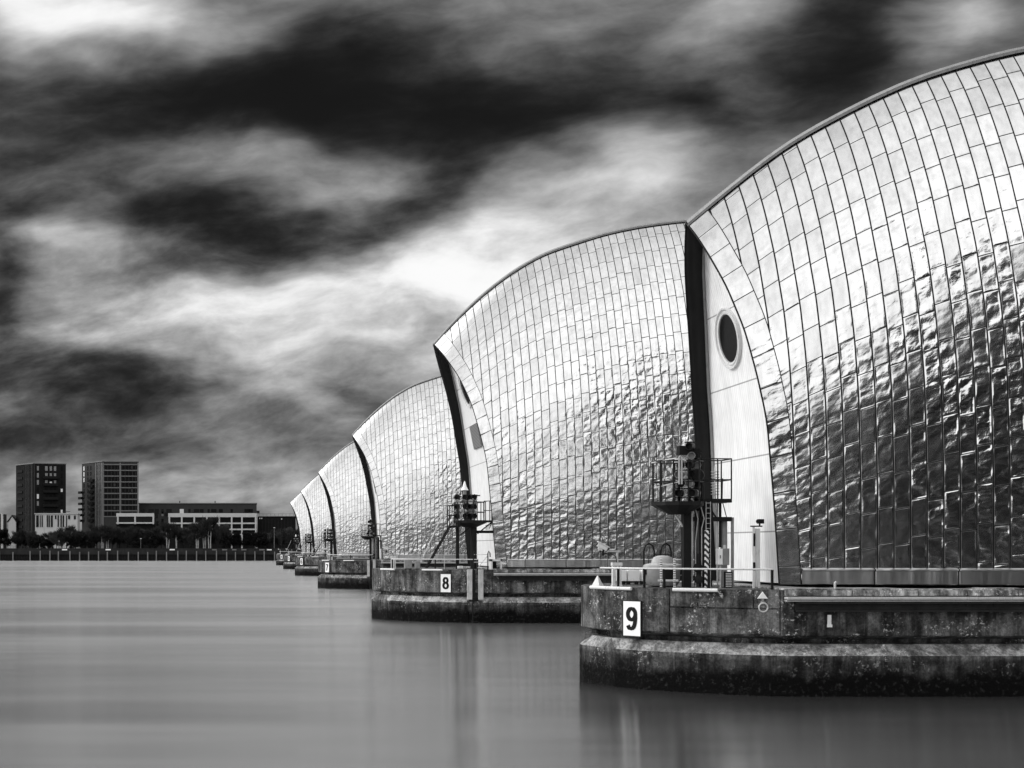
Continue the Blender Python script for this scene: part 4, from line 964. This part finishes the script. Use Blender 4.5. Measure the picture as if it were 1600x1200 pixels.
mb = MB()
for t0 in (.58, .70, .9): face_box(mb, Lp, dl, t0 * lenl, (t0 + .03) * lenl, GZ, zt, .12)
face_box(mb, C0, dr, .02 * lenr, .05 * lenr, GZ, zt, .12); mb.build('pilaster', 'brick_mid', root, off=off)
# right tower with pale floor bands
root, off, C0, Rp, Lp, dr, dl, zt = tower('tower_block', 128, 160, 216.5, 721.5, YB + 5, 15, 1, 'brick_mid', 'tower block with pale floor bands, right one of the two towers')
lenr, lenl = (Rp - C0).length, (C0 - Lp).length
bays = ((.06, .46), (.54, .95))
for r_ in range(9):
    z = zt - 2.0 - r_ * 2.56 - .6
    for (t0, t1) in bays:
        mb = MB(); face_box(mb, C0, dr, t0 * lenr, t1 * lenr, z - .9, z + 1.0, .05); mb.build('window', 'glass', root, off=off)
        mb = MB()
        for q_ in (.2, .45, .7, .9):
            tq = t0 + (t1 - t0) * q_; face_box(mb, C0, dr, tq * lenr, (tq + .012) * lenr, z - .9, z + 1.0, .12)
        if (r_ * 3 + int(t0 * 10)) % 4 == 1: face_box(mb, C0, dr, (t0 + .25) * lenr, (t0 + .30) * lenr, z - .4, z + .7, .13)
        mb.build('mullion', 'brick_mid', root, off=off)
mb = MB()
for r_ in range(10): 
    z = zt - 2.0 - r_ * 2.56 + .72; face_box(mb, C0, dr, .0, lenr, z - .14, z + .28, .22)
for t0 in (.0, .475, .965): face_box(mb, C0, dr, t0 * lenr, (t0 + .035) * lenr, GZ, zt - .4, .18)
mb.build('floor_band', 'band', root, off=off)
for r_ in range(10):
    z = zt - 2.2 - r_ * 2.56
    for t0 in (.08, .27, .42, .74, .84, .92):
        lit = t0 == .08 and r_ < 3
        mb = MB(); face_box(mb, Lp, dl, t0 * lenl, (t0 + .05) * lenl, z - 1, z + .9, .06); mb.build('window', 'lit' if lit else 'glass', root, off=off)
    if r_ > 1:
        mb = MB(); face_box(mb, Lp, dl, .42 * lenl, .62 * lenl, z - 1.3, z - .1, 1.1, 0); mb.build('balcony', 'soffit', root, off=off)
    if r_ > 3:
        mb = MB(); face_box(mb, Lp, dl, -.10 * lenl, .04 * lenl, z - 1.1, z - .0, 1.0, 0); mb.build('balcony', 'soffit', root, off=off)
mb = MB()
for t0 in (.68, .79, .88, .96): face_box(mb, Lp, dl, t0 * lenl, (t0 + .03) * lenl, GZ, zt - .4, .14)
mb.build('pilaster', 'band', root, off=off)

def block(name, x0, x1, ytop, Y, depth, mat, label, cat='building', group=None, ybot=None):
    a = (x0 - CX) * Y / F; b_ = (x1 - CX) * Y / F; zt = at(0, ytop, Y).z
    root = empty(name, ((a + b_) / 2, Y, GZ)); off = ((a + b_) / 2, Y, GZ)
    mb = MB(); mb.box(a, b_, Y, Y + depth, GZ, zt); mb.build('wall', mat, root, off=off)
    tag(root, label, cat, group); return root, off, a, b_, zt
# long dark block with a row of windows
root, off, a, b_, zt = block('apartment_block', 217, 401, 787, 605, 12, 'brick_mid', 'long low dark brick block of flats behind the white frame building')
mb = MB(); mb.box(a - .2, b_ + .2, 604.7, 617.2, zt + .004, zt + .35); mb.build('roof_parapet', 'band', root, off=off)
for i, px in enumerate((224, 236, 245, 254, 264, 284, 296, 307, 315, 326, 334, 345, 362, 386, 392)):
    X = (px - CX) * 605 / F; w_ = (.5, 1.2, .9)[i % 3]
    mb = MB(); mb.box(X - w_, X + w_, 604.9, 605.1, zt - 4.6, zt - 2.4); mb.build('window', 'lit' if px == 284 else 'glass', root, off=off)
    if i % 3 == 1: mb = MB(); mb.box(X - 1.8, X + 1.8, 603.9, 605, zt - 5.0, zt - 3.9); mb.build('balcony', 'soffit', root, off=off)
for px, y0_ in ((254, 803), (254, 814), (245, 806), (246, 818)):
    p_ = at(px, y0_, 605); mb = MB(); mb.box(p_.x - .5, p_.x + .5, 604.9, 605.1, p_.z - 1, p_.z + 1); mb.build('window', 'band' if px == 254 and y0_ < 810 else 'glass', root, off=off)
mb = MB(); mb.box(b_, b_ + 1.3, 605, 608, zt - 4.3, zt - 3.2); mb.build('balcony', 'soffit', root, off=off)
mb = MB(); mb.box(a + 18, a + 18.4, 609, 609.4, zt + .3, zt + 1.4); mb.box(a + 34, a + 34.4, 609, 609.4, zt + .3, zt + 1.4); mb.build('flue', 'dark_steel', root, off=off)
# white frame buildings
def frame_building(x0, x1, ytop, Y, xs, rows, label):
    root, off, a, b_, zt = block('white_frame_building', x0, x1, ytop + 4, Y + 1.2, 9, 'brick', label, 'building', 'white framed buildings on the far bank')
    z0 = at(0, rows[-1][1] + 3, Y).z
    mb = MB(); mb.box(a, b_, Y, Y + 1.1, at(0, rows[0][0], Y).z, zt + 1.1)
    for (ya, yb) in rows: mb.box(a, b_, Y - .03, Y + 1.1, at(0, yb + 2.2, Y).z, at(0, yb, Y).z)
    for px in xs:
        X = (px - CX) * Y / F; mb.box(X - .33, X + .33, Y - .06, Y + 1.1, z0, zt + .5)
    mb.build('frame', 'render_white', root, off=off)
    for i in range(len(xs) - 1):
        for (ya, yb) in rows:
            xa = (xs[i] - CX) * Y / F + .4; xb = (xs[i + 1] - CX) * Y / F - .4
            mb = MB(); mb.box(xa, xb, Y + .75, Y + .95, at(0, yb, Y).z, at(0, ya, Y).z); f_ = mb.build('window', 'glass', root, off=off)
    return root
frame_building(182, 241, 802, 570, (184, 211, 239.5), ((807, 816),), 'short white framed building left of the long one, two bays wide')
FB2 = frame_building(263, 401, 802, 570, (264.5, 284, 303.5, 323, 342.5, 362, 378, 399.5), ((808, 816.5), (819, 826)), 'long white framed building of seven bays above the trees')
for (xa_, xb_) in ((362, 378), (378, 399.5)):
    mb = MB(); a_, b2_ = (xa_ - CX) * 570 / F, (xb_ - CX) * 570 / F
    mb.box(a_ - .3, a_ + .3, 569.9, 571.1, GZ, at(0, 826, 570).z - .1); mb.box(b2_ - .3, b2_ + .3, 569.92, 571.1, GZ, at(0, 826, 570).z - .1); mb.box(a_ + .3, b2_ - .3, 569.95, 571.1, at(0, 836, 570).z, at(0, 834, 570).z); mb.build('lower_frame', 'render_white', FB2, off=tuple(FB2.location))
# white ribbed building below the left tower
root, off, a, b_, zt = block('ribbed_building', 55, 121, 803, 565, 8, 'render_white', 'low white building with dark vertical slots below the left tower')
for px, w_ in ((58.5, 4), (63, 1.2), (66, 1.8), (74, 2), (77, 2), (81, 3), (87, 2.4), (91, 2), (95.5, 2), (99, 2.2), (104, 1.5), (108, 3), (117, 3)):
    X = (px - CX) * 565 / F; q_ = w_ * 565 / F / 2
    mb = MB(); mb.box(X - q_, X + q_, 564.8, 565.1, zt - (2.2 if px in (87, 108, 117) else 5.5), zt - .6); mb.build('window', 'glass', root, off=off)
mb = MB(); mb.box(a - .3, b_ + .3, 564.6, 573.3, zt + .004, zt + .3); mb.build('roof_parapet', 'render_white', root, off=off)
mb = MB(); mb.box((97 - CX) * 565 / F, (109 - CX) * 565 / F, 566, 567, zt + .9, zt + 1.1); mb.box((100 - CX) * 565 / F, (101 - CX) * 565 / F, 566, 567, zt, zt + 1); mb.build('roof_plant', 'dark_steel', root, off=off)
# gabled house, left edge block, dark hall on the right, pale slice
Yh = 600; p0 = at(65, 812, Yh)
root = empty('gabled_house', (at(18, 850, Yh).x, Yh, GZ)); off = (at(18, 850, Yh).x, Yh, GZ)
xa, xb = at(13, 0, Yh).x, at(25, 0, Yh).x; zc = at(0, 806, Yh).z; ze = at(0, 816, Yh).z
mb = MB(); mb.box(xa, xb, Yh, Yh + 9, GZ, ze); mb.add([(xa, Yh, ze), (xb, Yh, ze), ((xa + xb) / 2, Yh, zc - .3), (xa, Yh + 9, ze), (xb, Yh + 9, ze), ((xa + xb) / 2, Yh + 9, zc - .3)], [(0, 1, 2), (3, 5, 4), (0, 3, 4, 1), (1, 4, 5, 2), (2, 5, 3, 0)]); mb.build('wall', 'render_white', root, off=off)
mb = MB(); mx_ = (xa + xb) / 2
mb.add([(xa - .3, Yh - .3, ze), (mx_, Yh - .3, zc), (mx_, Yh - .3, zc + .5), (xa - .8, Yh - .3, ze), (xa - .3, Yh + 9, ze), (mx_, Yh + 9, zc), (mx_, Yh + 9, zc + .5), (xa - .8, Yh + 9, ze)], [(0, 1, 2, 3), (7, 6, 5, 4), (3, 2, 6, 7), (0, 4, 5, 1)])
mb.add([(xb + .3, Yh - .3, ze), (mx_, Yh - .3, zc), (mx_, Yh - .3, zc + .5), (xb + .8, Yh - .3, ze), (xb + .3, Yh + 9, ze), (mx_, Yh + 9, zc), (mx_, Yh + 9, zc + .5), (xb + .8, Yh + 9, ze)], [(3, 2, 1, 0), (4, 5, 6, 7), (7, 6, 2, 3), (1, 5, 4, 0)]); mb.build('roof', 'dark_steel', root, off=off)
tag(root, 'small pale house with dark pitched roof left of the dark tower', 'house')
root, off, a, b_, zt = block('flat_roofed_building', -14, 4.5, 803, 575, 9, 'brick_mid', 'building cut off by the left edge of the view')
mb = MB(); mb.box(a + 2, b_ - 1.2, 574.8, 575.1, zt - 3.5, zt - 1); mb.build('window', 'glass', root, off=off)
mb = MB(); mb.box(b_ - .8, b_ + .1, 574.8, 575.5, GZ, zt + .2); mb.build('corner_pier', 'render_white', root, off=off)
root, off, a, b_, zt = block('dark_hall', 403, 462, 807, 575, 25, 'brick', 'wide dark hall between the long flats and the farthest pier')
mb = MB(); mb.box(a, b_, 574.6, 600.3, zt + .004, zt + .25); mb.build('roof_edge', 'grey_paint', root, off=off)
mb = MB(); mb.box(a, b_, 576, 576.1, zt + 1.1, zt + 1.2)
for px in range(405, 462, 6): X = (px - CX) * 576 / F; mb.box(X - .04, X + .04, 576, 576.1, zt, zt + 1.1)
mb.build('roof_railing', 'dark_steel', root, off=off)
for px, py in ((406, 810), (409, 810), (440, 811), (436, 841)):
    p_ = at(px, py, 575); mb = MB(); mb.box(p_.x - .22, p_.x + .22, 574.7, 575, p_.z - .25, p_.z + .25); mb.build('wall_lamp', 'pale_paint', root, off=off)
mb = MB()
for px in range(410, 458, 5): X = (px - CX) * 575 / F; mb.box(X - .25, X + .25, 574.85, 575.1, GZ, zt - 1)
mb.build('ribs', 'soffit', root, off=off)

# street lamps and tall things on the promenade
for i, (px, py) in enumerate(((220, 842), (428.5, 825), (92, 846))):
    X = (px - CX) * 528 / F; zt = at(0, py, 528).z
    root = empty('street_lamp', (X, 528, GZ))
    mb = MB(); mb.tube([(0, 0, 0), (0, 0, zt - GZ)], .12, 6, r2=.07); mb.build('pole', 'band', root)
    mb = MB(); mb.box(-.35, .35, -.15, .15, zt - GZ, zt - GZ + .22); mb.build('lamp_head', 'pale_paint', root)
    tag(root, ('slim promenade lamp post below the right tower', 'taller promenade lamp post in front of the dark hall', 'short promenade lamp post below the left tower')[i], 'street lamp', 'lamp posts on the far promenade')

# ------------------------------------------------------------------ trees
def tree_proto(seed, h, w, mat, trunk_mat, n, dense, trunk_r=.16, crown0=.28, name='bare_tree', stems=1):
    rr = random.Random(seed); root = empty(name)
    tb = MB(); tips = []
    for s_ in range(stems):
        bx, by = (rr.uniform(-.4, .4), rr.uniform(-.3, .3)) if stems > 1 else (0, 0)
        lean = rr.uniform(-.5, .5)
        pts = [(bx + lean * t * t + rr.uniform(-.08, .08), by + rr.uniform(-.08, .08), h * .9 * t) for t in np.linspace(0, 1, 7)]
        tb.tube(pts, trunk_r, 7, r2=.02)
        for k in range(9 if stems == 1 else 5):
            t = rr.uniform(crown0, .85); a = rr.uniform(0, 6.283); base = Vector((bx + lean * t * t, by, h * .9 * t)); L_ = w * .5 * rr.uniform(.55, 1.0) * (1.15 - .6 * t)
            tip = base + Vector((math.cos(a) * L_, math.sin(a) * L_, L_ * rr.uniform(.5, 1.1))); mid = (base + tip) / 2 + Vector((0, 0, -.05 * L_))
            tb.tube([base, mid, tip], trunk_r * .35, 5, r2=.015); tips.append((base, tip))
    tb.build('trunk', trunk_mat, root)
    cb = MB(); clumps = []
    for (b0, t0) in tips:
        for q_ in (.55, .8, 1.0): clumps.append((b0.lerp(t0, q_), rr.uniform(.09, .17) * w))
    for k in range(10): a = rr.uniform(0, 6.283); r_ = rr.uniform(0, .36) * w; clumps.append((Vector((math.cos(a) * r_, math.sin(a) * r_, h * rr.uniform(crown0 + .1, .93))), rr.uniform(.1, .2) * w))
    for k in range(n):
        c, r_ = rr.choice(clumps); d = Vector((rr.gauss(0, 1), rr.gauss(0, 1), rr.gauss(0, 1))).normalized() * r_ * rr.random() ** .5
        p_ = c + d; p_.z = max(p_.z, h * .12)
        if dense: L_, wd = rr.uniform(.12, .28), rr.uniform(.1, .2); t_ = Vector((rr.gauss(0, 1), rr.gauss(0, 1), rr.gauss(0, 1))).normalized()
        else: L_, wd = rr.uniform(.3, .7), rr.uniform(.03, .06); t_ = (Vector((d.x, d.y, abs(d.z) + r_ * .8)) + Vector((rr.gauss(0, .3), rr.gauss(0, .3), 0)) * r_).normalized()
        n_ = t_.cross(Vector((rr.gauss(0, 1), rr.gauss(0, 1), rr.gauss(0, 1)))).normalized() * wd
        a, b_ = p_ - t_ * L_, p_ + t_ * L_
        cb.add([a - n_, a + n_, b_ + n_ * .5, b_ - n_ * .5], [(0, 1, 2, 3)])
    me = bpy.data.meshes.new('crown'); me.from_pydata(cb.v, [], cb.f); o = bpy.data.objects.new('crown', me); COL.objects.link(o); me.materials.append(M[mat]); o.parent = root
    return root
protos = [tree_proto(1, 8.5, 6.5, 'twig', 'bark', 4200, False), tree_proto(2, 7.5, 7.0, 'twig2', 'bark', 4200, False), tree_proto(3, 9.0, 5.5, 'twig', 'birch', 2600, False, .17, .4, stems=3),
          tree_proto(4, 5.0, 6.0, 'leaf', 'bark', 2600, True, .12, .12, 'evergreen_shrub'), tree_proto(5, 8.8, 7.5, 'leaf', 'bark', 3800, True, .2, .2, 'evergreen_tree')]
used = set()
rr = random.Random(11)
TR = [(-12, 4, 1.05, 536), (8, 4, 1.0, 540), (30, 0, .85, 536), (40, 1, .95, 538), (50, 0, .7, 533), (62, 2, .7, 530), (76, 3, .9, 532), (57, 3, .95, 530), (68, 3, 1.0, 531), (112, 3, 1.0, 530), (79, 0, .8, 538), (88, 1, .8, 530), (97, 2, .8, 531), (104, 0, 1.0, 540), (118, 0, .9, 536),
      (127, 3, 1.0, 530), (138, 1, 1.05, 541), (141, 3, 1.0, 530), (151, 0, .95, 533), (160, 2, .75, 529), (168, 2, .8, 531), (176, 1, .9, 540), (187, 0, 1.0, 540), (199, 1, 1.05, 541), (208, 0, .9, 534), (216, 3, .9, 530), (228, 1, 1.0, 541), (239, 0, 1.0, 538),
      (243, 3, 1.1, 531), (252, 1, .9, 541), (262, 2, .95, 530), (275, 2, .85, 532), (286, 0, 1.05, 541), (298, 1, 1.0, 538), (309, 2, 1.1, 530), (319, 2, 1.15, 532), (328, 2, 1.05, 530), (336, 0, .95, 539), (347, 1, .9, 535), (358, 3, 1.15, 532),
      (372, 4, .72, 534), (386, 4, .75, 535), (399, 4, .74, 533), (410, 3, 1.1, 532), (419, 1, .7, 538), (434, 0, .8, 536), (446, 1, .8, 534), (458, 0, .8, 538)]
marks = ['at the left edge of the row', 'below the dark left tower', 'below the white ribbed building', 'in the gap between the two towers', 'below the right tower', 'below the short white framed building', 'left of the long white framed building',
         'below the left half of the long white building', 'below the right half of the long white building', 'in front of the dark hall by the piers']
def mark(px): return marks[0] if px < 20 else marks[1] if px < 60 else marks[2] if px < 106 else marks[3] if px < 130 else marks[4] if px < 182 else marks[5] if px < 240 else marks[6] if px < 264 else marks[7] if px < 330 else marks[8] if px < 402 else marks[9]
kinds = ['dark bare winter tree', 'brownish bare winter tree', 'slender bare tree with pale trunks', 'low dark evergreen shrub', 'dense dark evergreen tree']
cnt = {}
for (px, k, s_, Y) in TR: cnt[(k, mark(px))] = cnt.get((k, mark(px)), 0) + 1
seen = {}
first = [True] * 5
ORD = ['first', 'second', 'third', 'fourth', 'fifth', 'sixth']
for (px, k, s_, Y) in TR:
    o = protos[k] if first[k] else copy_tree(protos[k]); first[k] = False
    o.location = ((px - CX) * Y / F, Y, GZ); o.rotation_euler = (0, 0, rr.uniform(0, 6.28)); s_ *= 1.0 if k >= 3 else 1.28; o.scale = (s_ * rr.uniform(.95, 1.1), s_ * rr.uniform(.95, 1.1), s_ * rr.uniform(.78, 1.16))
    key = (k, mark(px)); i = seen.get(key, 0); seen[key] = i + 1
    lab = kinds[k] + ' ' + mark(px)
    if cnt[key] > 1: lab = (ORD[i] + ' ' + kinds[k] + ' ' + mark(px)) 
    tag(o, lab, 'tree' if k != 3 else 'shrub', 'trees and shrubs along the far promenade')

# ------------------------------------------------------------------ the near bank behind the viewer (seen mirrored in the steel)
root = empty('riverside_building', (45, -20, 2.68))
mb = MB(); mb.box(-13, 80, -12, 2, 0, 9); mb.build('wall', 'brick', root)
mb = MB(); mb.box(-13.4, 80.4, -12.4, 2.4, 9.004, 9.5); mb.build('roof_parapet', 'band', root)
for r_ in range(2):
    for k in range(18):
        mb = MB(); mb.box(-10 + k * 5, -7.5 + k * 5, 1.9, 2.1, 1.5 + r_ * 3.6, 3.4 + r_ * 3.6); mb.build('window', 'glass', root)
tag(root, 'long dark brick building on the near bank, seen only mirrored in the steel', 'building')
for i, (X, Y, s_, k) in enumerate(((31, -12, 1.1, 4), (37, -12, 1.5, 4), (43, -12, 1.3, 4), (49, -12, 1.7, 4), (58, -12, 1.6, 4))):
    o = copy_tree(protos[k]); o.location = (X, Y, 2.68); o.scale = (s_, s_, s_); o.rotation_euler = (0, 0, i * 1.3)
    tag(o, '%s dense evergreen from the river steps on the near bank, mirrored in the steel' % ORD[i], 'tree', 'evergreens on the near bank')
